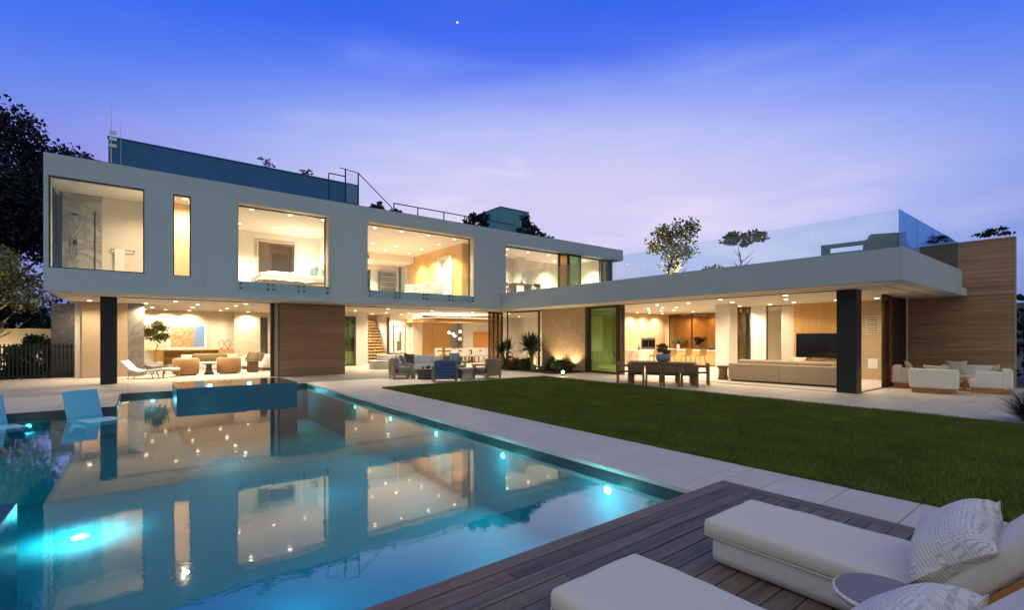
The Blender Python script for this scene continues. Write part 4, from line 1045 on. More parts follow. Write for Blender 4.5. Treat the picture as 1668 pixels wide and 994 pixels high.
for lab, x, y, r, h in (("dark drum table with small candle cups on the patio", 8.70, 16.55, .34, .40), ("dark drum table behind the blue backed patio chair", 10.0, 16.35, .34, .40)):
    t = thing("drum_table", lab, "table", (x, y, 0))
    MB().lathe([(r * .94, 0), (r * .94, h - .05)], (0, 0, 0), 28).build("drum", "charcoal", t); MB().lathe([(r, 0), (r, .045)], (0, 0, h - .048), 28).build("table_top", "walnut", t)
for i, (dx, dy, lab) in enumerate(((-.1, .05, "small dark candle cup on the patio drum table, leftmost"), (.03, -.03, "small dark candle cup in the middle of the patio drum table"), (.15, .06, "tall dark candle cup on the patio drum table"))):
    tag(MB().lathe([(.03, 0), (.045, .03), (.04, .08 + .04 * (i == 2))], (0, 0, 0), 12).build("candle_cup", "charcoal", loc=(8.7 + dx, 16.55 + dy, .398)), lab, "cup")
st = thing("side_table", "pale stone pedestal side table beside the blue backed patio chair", "table", (9.62, 15.2, 0))
MB().lathe([(.20, 0), (.10, .12), (.09, .32), (.19, .40), (.21, .44)], (0, 0, 0), 22).build("pedestal", "wall_grey", st, smooth=True)
st = thing("side_table", "pale stone pedestal side table beside the brown slatted patio chair", "table", (9.98, 15.45, 0))
MB().lathe([(.20, 0), (.10, .12), (.09, .32), (.19, .40), (.21, .44)], (0, 0, 0), 22).build("pedestal", "wall_grey", st, smooth=True)

# ================================================================ living room
lo = thing("lounge_chair", "white curved lounge chair on wooden legs at the edge of the living room", "lounge chair", (.10, 23.55, 0), R(68))
MB().extrude_profile([(-.85, .40), (-.4, .36), (.0, .30), (.30, .38), (.60, .72), (.66, .70), (.36, .30), (.05, .22), (-.4, .28), (-.85, .33)], -.32, .32).build("shell", "linen_white", lo, .02, smooth=True, seg=3)
for x in (-.26, .26):
    MB().cyl((x, -.35, .28), (x, -.45, 0), .02, .015).build("leg", "teak_orange", lo); MB().cyl((x, .25, .28), (x, .42, 0), .02, .015).build("leg", "teak_orange", lo)
fs = thing("footstool", "small white footstool on wooden legs next to the curved lounge chair", "stool", (1.0, 23.6, 0))
cushion(fs, "pad", "linen_white", -.3, .3, -.25, .25, .26, .38)
for x in (-.24, .24):
    for y_ in (-.19, .19): MB().cyl((x, y_, .26), (x * 1.1, y_ * 1.1, 0), .018).build("leg", "teak_orange", fs)
gc = thing("lounge_chair", "grey lounge chair behind the curved white one in the living room", "lounge chair", (.62, 26.0, 0), R(60))
MB().extrude_profile([(-.6, .42), (0, .34), (.28, .42), (.62, .98), (.70, .95), (.40, .30), (0, .22), (-.6, .30)], -.36, .36).build("shell", "stone_slab_grey", gc, .02, smooth=True, seg=3)
for x in (-.28, .28): MB().cyl((x, -.4, .3), (x, -.45, 0), .02).build("leg", "walnut", gc); MB().cyl((x, .2, .3), (x, .35, 0), .02).build("leg", "walnut", gc)
cs = thing("console", "long low oak media console under the abstract picture", "console", (2.15, 30.2, 0))
box("carcass", "oak_x", cs, -1.88, 1.88, .22, .25, .12, .94); box("top", "oak_x", cs, -1.90, 1.90, -.25, .25, .90, .95)
box("bottom", "oak_x", cs, -1.88, 1.88, -.24, .219, .10, .15)
for k in range(3): box("drawer", "oak_x", cs, -1.86, -1.22, -.25, .21, .155 + k * .248, .155 + k * .248 + .242)
box("drawer", "oak_x", cs, 1.22, 1.86, -.25, .21, .155, .895)
for x in (-1.2, -.42, .40, 1.19): box("divider", "oak", cs, x, x + .03, -.23, .219, .151, .899)
box("shelf", "oak_x", cs, -1.168, 1.188, -.22, .2185, .50, .53)
for x in (-1.7, 1.7): box("foot", "walnut", cs, x - .04, x + .04, -.2, .2, .004, .099)
def picture(name, label, cat="picture"): return thing(name, label, cat)
pic = thing("framed_picture", "large abstract picture in a white frame on the stone living room wall", "picture", (2.0, 30.49, 1.63))
MB().box(-.86, .86, -.04, -.005, -.68, .68).build("frame", "white_gloss", pic, .004); box("print", "print_abstract", pic, -.74, .28, -.046, -.041, -.56, .56); box("print", "print_blue", pic, .283, .74, -.046, -.041, -.56, .56)
for i, (x, lab) in enumerate(((3.50, "dark wire loop sculpture on the console, left of a pair"), (3.80, "dark wire loop sculpture on the console, right of a pair"))):
    pts = [(.15 * math.sin(a) * (1 + .3 * math.sin(3 * a + i)), 0, .28 - .22 * math.cos(a + .3 * math.sin(2 * a))) for a in [2 * math.pi * k / 26 for k in range(27)]]
    t = thing("wire_sculpture", lab, "sculpture", (x, 30.15, .951)); MB().tube(pts, .012, 6).build("wire", "black_metal", t); box("base", "black_metal", t, -.06, .06, -.04, .04, 0, .03)
def tub_chair(label, x, y, rz, fab):
    t = thing("tub_chair", label, "armchair", (x, y, 0), rz, "rounded brown armchairs in the living room")
    n = 18; prof_o = []; b2 = MB()
    a0, a1 = R(-35), R(215)
    ro, ri = .48, .31
    ring = [(a0 + (a1 - a0) * i / n) for i in range(n + 1)]
    vs = []
    for a in ring:
        for r, z in ((ri, .30), (ri, .66), ((ri + ro) / 2, .73), (ro, .66), (ro * .95, .06), (ri, .06)): vs.append((r * math.cos(a), r * math.sin(a), z))
    fs = []; m_ = 6
    for i in range(n):
        for k in range(m_): fs.append((i * m_ + k, i * m_ + (k + 1) % m_, (i + 1) * m_ + (k + 1) % m_, (i + 1) * m_ + k))
    fs += [tuple(range(m_ - 1, -1, -1)), tuple(n * m_ + k for k in range(m_))]
    b2.add(vs, fs); b2.build("back_shell", fab, t, smooth=True)
    MB().lathe([(.36, .05), (.40, .10), (.40, .36), (.34, .42), (.1, .44)], (0, -.03, 0), 26).build("seat", fab, t, smooth=True)
    MB().lathe([(.36, 0), (.36, .05)], (0, 0, 0), 24).build("plinth", "walnut", t)
    return t
tub_chair("rounded brown armchair in the living room, nearer the white lounge chair", 1.55, 24.35, R(-162), "fabric_brown"); tub_chair("rounded brown armchair in the living room, nearer the dark stone pier", 3.12, 24.4, R(165), "fabric_brown")
pt = thing("pedestal_table", "small black pedestal table between the brown armchairs", "table", (2.35, 24.2, 0))
MB().lathe([(.21, 0), (.12, .18), (.10, .38), (.13, .45)], (0, 0, 0), 18).build("pedestal", "charcoal", pt, smooth=True); MB().lathe([(.26, 0), (.26, .03)], (0, 0, .451), 24).build("table_top", "charcoal", pt)
so = thing("sofa", "olive sofa with a draped throw in the middle of the living room", "sofa", (2.75, 27.6, 0), R(0))
cushion(so, "seat", "linen_white", -1.2, 1.2, -.45, .25, .10, .42); cushion(so, "backrest", "linen_white", -1.2, 1.2, .2, .45, .1, .74)
cushion(so, "throw", "fabric_olive", -.75, .7, -.3, .47, .40, .80, .12); cushion(so, "arm", "linen_white", -1.38, -1.2, -.45, .45, .05, .6); cushion(so, "arm", "linen_white", 1.2, 1.38, -.45, .45, .05, .6)
s2 = club("sofa", "white living room sofa with brown pillows by the dark stone pier", 4.75, 26.2, R(-75), 2.3, 1.0, base="walnut", back_h=.76)
for i, (x, y, fm, lab) in enumerate(((4.35, 27.0, "fabric_darkbrown", "dark brown pillow at the far end of the white living room sofa"), (4.42, 26.4, "fabric_olive", "olive pillow in the middle of the white living room sofa"), (4.55, 25.6, "fabric_darkbrown", "dark brown pillow at the near end of the white living room sofa"))):
    loose_pillow(lab, (x, y, .66), (R(62), 0, R(-75 + i * 8)), .55, .5, mat=fm)
at_ = thing("arch_stool", "small dark arched side table in front of the white living room sofa", "table", (4.08, 24.55, 0))
MB().extrude_profile([(-.22, 0), (-.22, .48), (.22, .48), (.22, 0), (.15, 0), (.13, .3), (0, .38), (-.13, .3), (-.15, 0)], -.2, .2).build("body", "walnut", at_, .005); box("table_top", "walnut", at_, -.24, .24, -.25, .25, .481, .515)
tp = thing("potted_tree", "potted olive tree behind the grey stone slab in the living room", "plant", (.60, 28.2, 0))
MB().lathe([(.20, 0), (.27, .35), (.25, .42), (.2, .4)], (0, 0, 0), 20).build("pot", "wall_grey", tp, smooth=True); limb_tree(0, 0, 1.7, .035, 4, .4, 5).build("trunk", "bark_pale", tp); leaf_cloud((0, 0, 1.85), (.62, .6, .5), 1500, .085, 8, 18).build("crown", "leaf_room", tp)

# ================================================================ hall and dining room
bl = thing("round_bench", "low white round two tier bench in the hall", "bench", (9.9, 23.2, 0))
MB().lathe([(.80, 0), (.80, .42)], (0, 0, 0), 40).build("lower_tier", "white_gloss", bl, .01); MB().lathe([(.50, 0), (.50, .28)], (.1, .1, .421), 36).build("upper_tier", "white_gloss", bl, .01)
tag(MB().lathe([(.06, 0), (.14, .05), (.15, .09), (.02, .06)], (0, 0, 0), 18).build("dark_bowl", "charcoal", loc=(10.25, 23.3, .702)), "small dark bowl on top of the white hall bench", "bowl")
ap = thing("framed_picture", "tall framed print of a dark figure on the white hall wall", "picture", (12.85, 27.99, 1.45))
MB().box(-.40, .40, -.04, -.005, -.90, .90).build("frame", "black_metal", ap); box("print", "print_paper", ap, -.35, .35, -.045, -.041, -.85, .85); MB().prism([(-.18, -.05), (.12, -.05), (.12, -.049), (-.18, -.049)], -.7, -.1).build("figure", "print_ink", ap); box("figure", "print_ink", ap, -.02, .10, -.05, -.0455, -.1, .5)
dn = thing("dining_table", "dark indoor dining table under the oak canopy", "table", (16.0, 25.6, 0), R(-4))
box("table_top", "walnut", dn, -1.5, 1.5, -.55, .55, .72, .77, .004); MB().lathe([(.35, 0), (.1, .1), (.08, .72)], (-.7, 0, 0), 16).build("pedestal", "walnut", dn); MB().lathe([(.35, 0), (.1, .1), (.08, .72)], (.7, 0, 0), 16).build("pedestal", "walnut", dn)
def cream_chair():
    t = thing("dining_chair", "", "chair", (0, 0, 0), 0, "cream chairs round the indoor dining table")
    cushion(t, "seat", "linen_white", -.25, .25, -.25, .22, .40, .50, .03); cushion(t, "backrest", "linen_white", -.25, .25, .19, .28, .42, .90, .03)
    for sx in (-1, 1):
        for y_ in (-.2, .22): MB().cyl((sx * .2, y_, .40), (sx * .21, y_ * 1.05, 0), .018).build("leg", "walnut", t)
    return t
cc0 = cream_chair()
ords = ("first", "second", "third", "fourth")
for i in range(8):
    c = cc0 if i == 0 else copy_tree(cc0)
    k = i % 4; near = i < 4
    c.location = (14.85 + k * .75, 25.6 + (-.75 if near else .75), 0); c.rotation_euler = (0, 0, R(180) if near else 0)
    c["label"] = f"cream indoor dining chair on the {'near' if near else 'far'} side of the table, {ords[k]} from the oak wall"
pd = thing("pendant_lamp", "pendant lamp with glowing globes on a dark stem over the dining table", "lamp", (15.6, 25.5, 2.49))
MB().cyl((0, 0, 0), (0, 0, -1.75), .018).build("stem", "black_metal", pd)
for i, (x, y_, z) in enumerate(((-.62, 0, -.62), (-.12, .15, -.82), (.12, -.1, -.55), (.22, .1, -1.0), (-.45, -.2, -.7))):
    a_ = MB().cyl((0, 0, z + .12), (x, y_, z), .008).build("arm", "black_metal", pd)
    MB().lathe([(.02, -.09), (.075, -.05), (.085, 0), (.06, .06), (.02, .08)], (x, y_, z), 14).build("globe", "bulb_warm", a_, smooth=True)
point((.0, -.3, -.75), 90, WARM, .15, pd)
oa = thing("wall_art", "orange panel hung on the white dining room wall", "picture", (19.1, 27.98, 1.42)); MB().box(-.70, .85, -.05, -.003, -.55, .55).build("frame", "oak_x", oa); box("print", "print_orange", oa, -.64, .79, -.056, -.051, -.49, .49)
ga = thing("wall_art", "green and blue picture behind the fixed glass by the garden bed", "picture", (19.58, 20.3, 1.6)); MB().box(-.04, 0, -.42, .5, -.62, .62).build("frame", "print_green", ga); box("print", "print_blue", ga, -.045, -.041, .1, .38, -.55, .4)

# ================================================================ kitchen and family room
def bar_stool(label, x, y, rz):
    t = thing("bar_stool", label, "stool", (x, y, 0), rz, "brown bar stools at the kitchen counter")
    MB().lathe([(.20, 0), (.24, .05), (.22, .09)], (0, 0, .62), 20).build("seat", "fabric_brown", t, smooth=True)
    MB().extrude_profile([(.16, .68), (.22, .98), (.25, .98), (.22, .66)], -.22, .22).build("backrest", "fabric_brown", t, .01)
    for sx in (-1, 1):
        for sy in (-1, 1): MB().cyl((sx * .15, sy * .15, .62), (sx * .2, sy * .2, 0), .016).build("leg", "walnut", t)
    return t
for i, (x, y) in enumerate(((20.9, 14.9), (21.7, 14.5), (22.5, 14.1), (23.2, 13.7))): bar_stool(f"brown bar stool in the kitchen, {ords[i]} from the green glass door", x, y, R(165))
tag(MB().lathe([(.08, 0), (.22, .06), (.24, .11), (.2, .09), (.05, .03)], (0, 0, 0), 22).build("fruit_bowl", "charcoal", loc=(24.8, 14.0, .891)), "dark bowl on the white worktop of the kitchen island", "bowl")
kv = thing("potted_plant", "leafy plant in a glass vase on the kitchen island", "plant", (24.75, 16.0, .891)); MB().lathe([(.06, 0), (.09, .1), (.06, .28)], (0, 0, 0), 14).build("vase", "white_gloss", kv, smooth=True); leaf_cloud((0, 0, .5), (.32, .3, .28), 260, .10, 12, 7).build("leaves", "leaf_room", kv)
tag(MB().lathe([(.05, 0), (.06, .12), (.03, .18), (.03, .26)], (0, 0, 0), 12).build("bottle", "walnut", loc=(21.1, 16.0, .901)), "brown bottle on the stone kitchen counter", "bottle")
tv = thing("television", "wide black wall television on the oak wall", "television", (21.89, 7.72, 1.27)); MB().box(-.06, -.01, -.80, .80, -.50, .50).build("body", "black_metal", tv, .004); box("screen", "screen_black", tv, -.066, -.061, -.78, .78, -.48, .48)
sf = thing("sofa", "long beige sofa seen from behind, beside the black column", "sofa", (17.85, 7.35, 0), R(96))
hw = 1.72
box("plinth", "charcoal", sf, -hw + .05, hw - .05, -.45, .42, .0, .06); cushion(sf, "back_panel", "linen_beige", -hw, -.002, .30, .52, .06, .66, .03); cushion(sf, "back_panel", "linen_beige", .002, hw, .30, .52, .06, .66, .03)
cushion(sf, "seat", "linen_beige", -hw + .2, hw - .2, -.52, .3, .06, .42); cushion(sf, "arm", "linen_beige", -hw, -hw + .2, -.5, .3, .06, .62, .03); cushion(sf, "arm", "linen_beige", hw - .2, hw, -.5, .3, .06, .62, .03)
for k in range(3): cushion(sf, "back_cushion", "linen_beige", -hw + .22 + k * 1.0, -hw + 1.20 + k * 1.0, .02, .30, .42, .80, .09)
s3 = club("sofa", "beige sofa along the oak television wall", 20.9, 8.3, R(-86), 2.8, .95, base="charcoal", fab="linen_beige", back_h=.62)
for i, y in enumerate((7.3, 8.0)): loose_pillow(("dark pillow on the sofa under the television, nearest the column", "beige pillow on the sofa under the television, farther from the column")[i], (20.75, y, .62), (R(64), 0, R(-86)), .5, .45, mat=("fabric_darkbrown", "pillow_oat")[i])
st2 = thing("side_table", "small wooden drum side table at the left end of the long beige sofa", "table", (17.55, 9.42, 0)); MB().lathe([(.20, 0), (.15, .2), (.15, .4), (.22, .5)], (0, 0, 0), 18).build("body", "teak", st2, smooth=True); MB().lathe([(.23, 0), (.23, .03)], (0, 0, .501), 20).build("table_top", "teak", st2)

# ================================================================ upper rooms
sw = thing("shower_set", "black shower rail with hand shower on the marble bathroom wall", "shower", (-1.2, 21.58, 3.6)); MB().cyl((0, 0, .3), (0, 0, 2.3), .014).build("rail", "black_metal", sw); MB().cyl((-.48, .015, 2.12), (-.48, -.25, 2.12), .014).build("arm", "black_metal", sw); MB().lathe([(.10, 0), (.10, .02)], (-.48, -.25, 2.09), 16).build("shower_head", "black_metal", sw)
pts = [(-.55 + .10 * math.sin(a), -.05, 1.05 + .42 * math.cos(a)) for a in [math.pi * (.15 + 1.7 * k / 16) for k in range(17)]]; MB().tube(pts, .009, 6).build("hose", "black_metal", sw); MB().lathe([(.045, 0), (.05, .14)], (-.50, -.03, 1.12), 12).build("mixer", "black_metal", sw)
tr = thing("towel_rail", "black wall rail with a white towel in the bathroom", "towel rail", (-.46, 21.58, 4.66)); MB().cyl((-.32, -.06, 0), (.32, -.06, 0), .012).build("bar", "black_metal", tr); MB().cyl((-.31, .03, 0), (-.31, -.06, 0), .016).build("bracket", "black_metal", tr); MB().cyl((.31, .03, 0), (.31, -.06, 0), .016).build("bracket", "black_metal", tr); MB().box(-.22, .04, -.085, -.075, -.75, .015).box(-.22, .04, -.045, -.035, -.5, .015).box(-.22, .04, -.075, -.045, .013, .02).build("towel", "linen_white", tr)
bd = thing("bed", "white bed with a rumpled duvet in the upper bedroom", "bed", (5.0, 21.9, 3.6), 0)
cushion(bd, "mattress", "bed_linen", -1.25, 1.35, -.95, .95, .25, .60, .08); box("bed_base", "oak_x", bd, -1.2, 1.38, -.93, .93, .03, .25)
dv = MB(); n = 26
for j in range(n + 1):
    for i in range(n + 1):
        u, v = i / n, j / n; x = -1.32 + 2.1 * u; y_ = -1.0 + 2.0 * v
        z = .66 + .10 * noise.noise(Vector((x * 2.2, y_ * 2.2, 3))) + .05 * noise.noise(Vector((x * 6, y_ * 6, 1)))
        e = min(u * 6, v * 8, (1 - v) * 8, 1); dv.v.append((x, y_, z - (1 - e) * .35))
for j in range(n):
    for i in range(n): a = j * (n + 1) + i; dv.f.append((a, a + 1, a + n + 2, a + n + 1))
dv.build("duvet", "bed_linen", bd, smooth=True); box("headboard", "oak", bd, 1.40, 1.48, -1.1, 1.1, .03, 1.15)
loose_pillow("teal pillow at the head of the upper bedroom bed", (5.95, 21.7, 4.45), (R(70), 0, R(-75)), .6, .5, mat="fabric_teal"); loose_pillow("white pillow at the head of the upper bedroom bed", (6.2, 22.2, 4.45), (R(72), 0, R(-88)), .65, .5, mat="linen_white")
bl_ = thing("bedside_lamp", "pale bedside lamp glowing on a small table behind the bed", "lamp", (6.3, 23.6, 3.6)); box("stand", "oak", bl_, -.25, .25, -.2, .2, 0, .55); MB().cyl((0, 0, .551), (0, 0, .82), .02).build("stem", "frame_cream", bl_); MB().lathe([(.17, 0), (.13, .26)], (0, 0, .82), 18).build("shade", "bulb_warm", bl_)
point((-.35, -.15, 1.15), 170, WARM, .12, bl_)
lp = thing("framed_picture", "large figure drawing leaning on the oak wall of the upper lounge", "picture", (13.09, 22.75, 4.95)); MB().box(-.05, -.004, -.80, .80, -1.05, 1.05).build("frame", "white_gloss", lp); box("print", "print_nude", lp, -.056, -.051, -.30, .30, -.85, .85); box("print", "print_paper", lp, -.0555, -.0505, .301, .74, -.98, .98); box("print", "print_paper", lp, -.0555, -.0505, -.74, -.301, -.98, .98)
ls = club("sofa", "pale sofa in the upper lounge below the figure drawing", 11.6, 22.4, R(-80), 2.2, .95, base="walnut", fab="bed_linen", back_h=.85); ls.location.z = 3.6
la = club("armchair", "pale armchair at the left side of the upper lounge", 8.9, 24.6, R(70), .95, .9, base="walnut", fab="linen_beige", back_h=1.0); la.location.z = 3.6
lt2 = thing("potted_tree", "pale leaved potted tree at the left of the upper lounge window", "plant", (8.35, 23.0, 3.6)); MB().lathe([(.22, 0), (.28, .5), (.24, .5)], (0, 0, 0), 18).build("pot", "charcoal", lt2, smooth=True); limb_tree(0, 0, 1.7, .03, 9, .4, 5).build("trunk", "bark_pale", lt2); leaf_cloud((0, 0, 1.85), (.55, .55, .6), 420, .12, 2, 12).build("crown", "leaf_room", lt2)
bt = thing("bar_table", "high dark table in the upper terrace room", "table", (17.2, 21.3, 3.6)); box("table_top", "walnut", bt, -.75, .75, -.4, .4, .98, 1.04, .004)
for x in (-.55, .55): box("leg", "walnut", bt, x - .08, x + .08, -.25, .25, 0, .979)
def high_stool(label, x, y, rz):
    t = thing("high_stool", label, "stool", (x, y, 3.6), rz, "dark high stools in the upper terrace room"); box("seat", "charcoal", t, -.22, .22, -.22, .22, .66, .71, .006); box("backrest", "charcoal", t, -.21, .21, .19, .22, .82, 1.02, .006)
    for sx in (-1, 1): MB().cyl((sx * .19, -.19, .66), (sx * .22, -.22, 0), .018).build("leg", "charcoal", t); MB().cyl((sx * .19, .205, 1.0), (sx * .22, .23, 0), .018).build("leg", "charcoal", t)
    return t
high_stool("dark high stool at the left of the high table upstairs", 16.15, 21.1, R(95)); high_stool("dark high stool at the right of the high table upstairs", 18.25, 21.2, R(-95)); high_stool("dark high stool in front of the high table upstairs", 17.75, 20.6, R(170))
tag(MB().lathe([(.06, 0), (.10, .08), (.05, .2), (.06, .24)], (0, 0, 0), 14).build("vase", "charcoal", loc=(17.3, 21.3, 4.641)), "dark vase on the high table upstairs", "vase")
fp = thing("framed_picture", "small framed print standing at the left of the upper terrace room", "picture", (15.15, 22.6, 3.6 + .62)); MB().box(-.28, .28, -.03, 0, -.58, .42).build("frame", "walnut", fp); box("print", "print_paper", fp, -.24, .24, -.036, -.031, -.53, .38)
lm = thing("table_lamp", "glowing table lamp in the upper corner room", "lamp", (21.6, 22.3, 3.6)); box("stand", "walnut", lm, -.35, .35, -.2, .2, .0, .62); MB().cyl((0, 0, .621), (0, 0, .9), .02).build("stem", "black_metal", lm); MB().lathe([(.16, 0), (.12, .24)], (0, 0, .9), 18).build("shade", "bulb_warm", lm)
point((0, -.35, 1.15), 60, WARM, .1, lm)
# roof furniture and aerial
ts = thing("terrace_bench", "grey outdoor bench on the roof terrace at its right end", "bench", (16.4, 4.85, ZT - .06), R(95)); box("seat", "fabric_teal", ts, -.75, .75, -.3, .3, .26, .36, .01); box("backrest", "fabric_teal", ts, -.75, .75, .24, .32, .50, .62, .01)
for x in (-.70, .70): box("arm", "fabric_teal", ts, x - .05, x + .05, -.3, .32, 0, .60, .008)
tc_ = club("terrace_chair", "grey padded chair on the roof terrace beside the glass corner", 16.0, 4.05, R(120), .8, .8, base="charcoal", fab="fabric_teal", back_h=.66); tc_.location.z = ZT - .06
an = thing("aerial_mast", "thin aerial mast rising from the left end of the roof", "mast", (-.85, 23.6, 6.93)); MB().cyl((0, 0, 0), (0, 0, 3.55), .022, .008, 8).build("mast", "steel", an); MB().cyl((.28, .1, 0), (.28, .1, 3.0), .012, .006, 6).build("rod", "steel", an)
for z in (1.9, 2.15, 2.4): MB().box(-.06, .16, -.03, .03, z, z + .12).build("bracket", "wall_white", an)
rl = thing("roof_railing", "thin dark metal railing along the roof edge beside the roof shrubs", "railing", (0, 0, 6.93))
RY = 20.5
for x in (9.15, 10.35, 11.75, 12.95): MB().box(x - .02, x + .02, RY - .02, RY + .02, 0, .78).build("post", "black_metal", rl)
MB().box(9.13, 16.2, RY - .02, RY + .02, .781, .82).build("top_rail", "black_metal", rl)
sr = thing("stair_railing", "sloping dark metal stair railing beside the roof screen", "railing", (0, 0, 6.93))
MB().cyl((8.05, 22.0, 2.35), (9.72, 22.0, 1.0), .022).build("handrail", "black_metal", sr); MB().cyl((7.2, 22.0, 2.42), (8.05, 22.0, 2.35), .02).build("handrail", "black_metal", sr)
for x, h in ((8.05, 2.35), (9.72, 1.0), (7.45, 2.42)): MB().box(x - .025, x + .025, 21.975, 22.025, 0, h).build("post", "black_metal", sr)
MB().box(7.5, 8.0, 21.99, 22.01, .9, 2.3).build("glass_infill", "guard_glass", sr)
MB().box(6.7, 7.42, 21.98, 22.02, 2.05, 2.09).build("handrail", "black_metal", sr); MB().box(6.68, 6.72, 21.98, 22.02, 0, 2.05).build("post", "black_metal", sr)
# ================================================================ planting
def shrub(name, label, x, y, z, rad, n, size, mat, seed, group=None, stem=True, h=None, cat="shrub", low=-.8, clumps=14):
    t = thing(name, label, cat, (x, y, z), 0, group)
    leaf_cloud((0, 0, (h or rad[2])), rad, n, size, seed, clumps, low).build("foliage", mat, t)
    if stem:
        b2 = MB(); rng = random.Random(seed)
        for k in range(4): a = rng.uniform(0, 6.28); b2.tube([(0, 0, -.05), (math.cos(a) * rad[0] * .25, math.sin(a) * rad[1] * .25, (h or rad[2]) * .6), (math.cos(a) * rad[0] * .6, math.sin(a) * rad[1] * .6, (h or rad[2]) * 1.1)], .02, 5)
        b2.build("stems", "bark", t)
    return t
def tree(name, label, x, y, z, h, r, rad, n, size, leafm, bark, seed, clumps=22, spread=1.5, trunks=1, ch=None, low=-.7):
    t = thing(name, label, "tree", (x, y, z))
    rng = random.Random(seed)
    for k in range(trunks):
        limb_tree(rng.uniform(-.25, .25) * (trunks > 1), rng.uniform(-.25, .25) * (trunks > 1), h, r, seed + k, spread, 8).build("trunk", bark, t, smooth=True)
    leaf_cloud((0, 0, ch or h), rad, n, size, seed, clumps, low).build("crown", leafm, t)
    return t
tree("evergreen_tree", "tall dark tree at the far left behind the house", -10.5, 38.0, -.3, 10.0, .28, (4.4, 4.2, 4.8), 38000, .17, "leaf_night", "bark", 31, 46, 3.2, ch=10.4)
tree("evergreen_tree", "dark tree just left of the upper storey, lower than the tallest one", -6.2, 41.0, -.3, 9.5, .24, (3.4, 3.6, 4.4), 26000, .17, "leaf_night", "bark", 32, 40, 2.6, ch=10.6)
tree("evergreen_tree", "dark broad tree cut off by the left edge of the picture", -13.0, 33.0, -.3, 7.0, .25, (4.0, 4.0, 4.6), 16000, .18, "leaf_night", "bark", 33, 34, 2.4, ch=7.2)
tree("evergreen_tree", "dark slim tree whose top shows above the left roof corner", -3.3, 43.0, -.3, 9.0, .2, (1.9, 2.0, 2.7), 7500, .17, "leaf_night", "bark", 35, 24, 1.8, ch=11.2)
tree("olive_tree", "small lit tree with forked pale trunks left of the house", -5.2, 29.0, -.2, 3.2, .11, (1.9, 1.9, 1.7), 8000, .11, "leaf_olive", "bark_pale", 36, 30, 1.1, 3, ch=4.3)
tree("olive_tree", "second small tree with pale trunk at the far left edge", -7.0, 28.0, -.2, 3.0, .10, (1.6, 1.6, 1.5), 5000, .11, "leaf_olive", "bark_pale", 37, 24, 1.0, 2, ch=3.9)
for i, (x, y, s, lab) in enumerate(((-4.9, 25.2, .75, "green shrub in front of the slat gate at the left edge"), (-3.9, 27.7, .7, "green shrub behind the slat gate"), (-3.1, 28.6, .9, "rounded green shrub behind the gate next to the grey stone wall"), (-5.6, 26.6, 1.2, "broad green shrub left of the gate"), (-5.4, 23.6, .62, "low bright green shrub at the left edge of the patio"))):
    shrub("garden_shrub", lab, x, y, -.1, (s * .95, s * .95, s), int(2600 * s), .10, "leaf_mid", 50 + i, "shrubs by the gate")
gwl = thing("low_wall", "low pale garden wall lit behind the left shrubs", "wall", (-6.5, 31.2, -.1)); box("wall", "wall_cream", gwl, -3, 4.2, 0, .25, 0, 2.05); box("coping", "wall_cream", gwl, -3.02, 4.22, -.03, .28, 2.051, 2.11)
for i, (x, y, s) in enumerate(((-9.5, 33.5, 2.2), (-7.2, 34.5, 2.4), (-4.8, 34.2, 2.3), (-12.5, 31.0, 2.2))):
    shrub("hedge_bush", ("tall dark bush behind the low wall, leftmost but one", "tall dark bush behind the low wall, in the middle", "tall dark bush behind the low wall, nearest the house", "tall dark bush behind the low wall at the left edge")[i], x, y, -.3, (s * .85, s * .7, s * .95), 4500, .17, "leaf_dark", 60 + i, "dark bushes behind the low wall", clumps=26)
# lamps among the left planting
def ground_lamp(label, x, y, z, e, d=(0, 0, 1), ang=100, name="garden_light", lens="bulb_warm"):
    t = thing(name, label, "lamp", (x, y, z)); MB().lathe([(.05, 0), (.06, .05), (.06, .10)], (0, 0, 0), 12).build("housing", "black_metal", t); MB().lathe([(.048, 0), (.048, .006)], (0, 0, .101), 12).build("lens", lens, t)
    spot((0, 0, .16), e, (1.0, .72, .38), ang, .7, .04, d, t); return t
ground_lamp("ground lamp lighting the forked tree left of the house", -5.1, 28.55, -.1, 500, (-.1, .25, 1)); ground_lamp("ground lamp lighting the low wall behind the left shrubs", -5.0, 30.2, -.1, 180, (.1, .6, .7), 130); ground_lamp("ground lamp among the shrubs at the left edge", -6.3, 25.0, -.1, 600, (.4, .6, .8), 130)
# bed against the sand-coloured wall
bed = structure(MB().prism([(14.25, 15.3), (16.15, 15.3), (16.15, 21.2), (14.9, 21.2), (14.25, 19.0)], -.05, .04).build("planting_bed", "soil"))
def yucca(label, x, y, h, n, L, seed):
    t = thing("yucca", label, "plant", (x, y, .03)); rng = random.Random(seed); tb = MB(); heads = []
    for k in range(3):
        a = rng.uniform(0, 6.28); top = Vector((math.cos(a) * .28, math.sin(a) * .28, h * rng.uniform(.75, 1.05))); tb.tube([(0, 0, -.03), tuple(top * .5), tuple(top)], .06, 8, [.10, .075, .06]); heads.append(top)
    tb.build("trunk", "bark_pale", t)
    lb = MB()
    for hd in heads:
        for k in range(n):
            a = rng.uniform(0, 6.28); el_ = rng.uniform(-.35, 1.35); d = Vector((math.cos(a) * math.cos(el_), math.sin(a) * math.cos(el_), math.sin(el_))); s = d.cross(Vector((0, 0, 1))).normalized() * .026; l = L * rng.uniform(.75, 1.1)
            m1 = hd + d * l * .55; m2 = hd + d * l + Vector((0, 0, -.06)); lb.add([hd - s * .6, hd + s * .6, m1 + s, m1 - s, m2], [(0, 1, 2, 3), (3, 2, 4)])
    lb.build("leaves", "leaf_yucca", t); return t
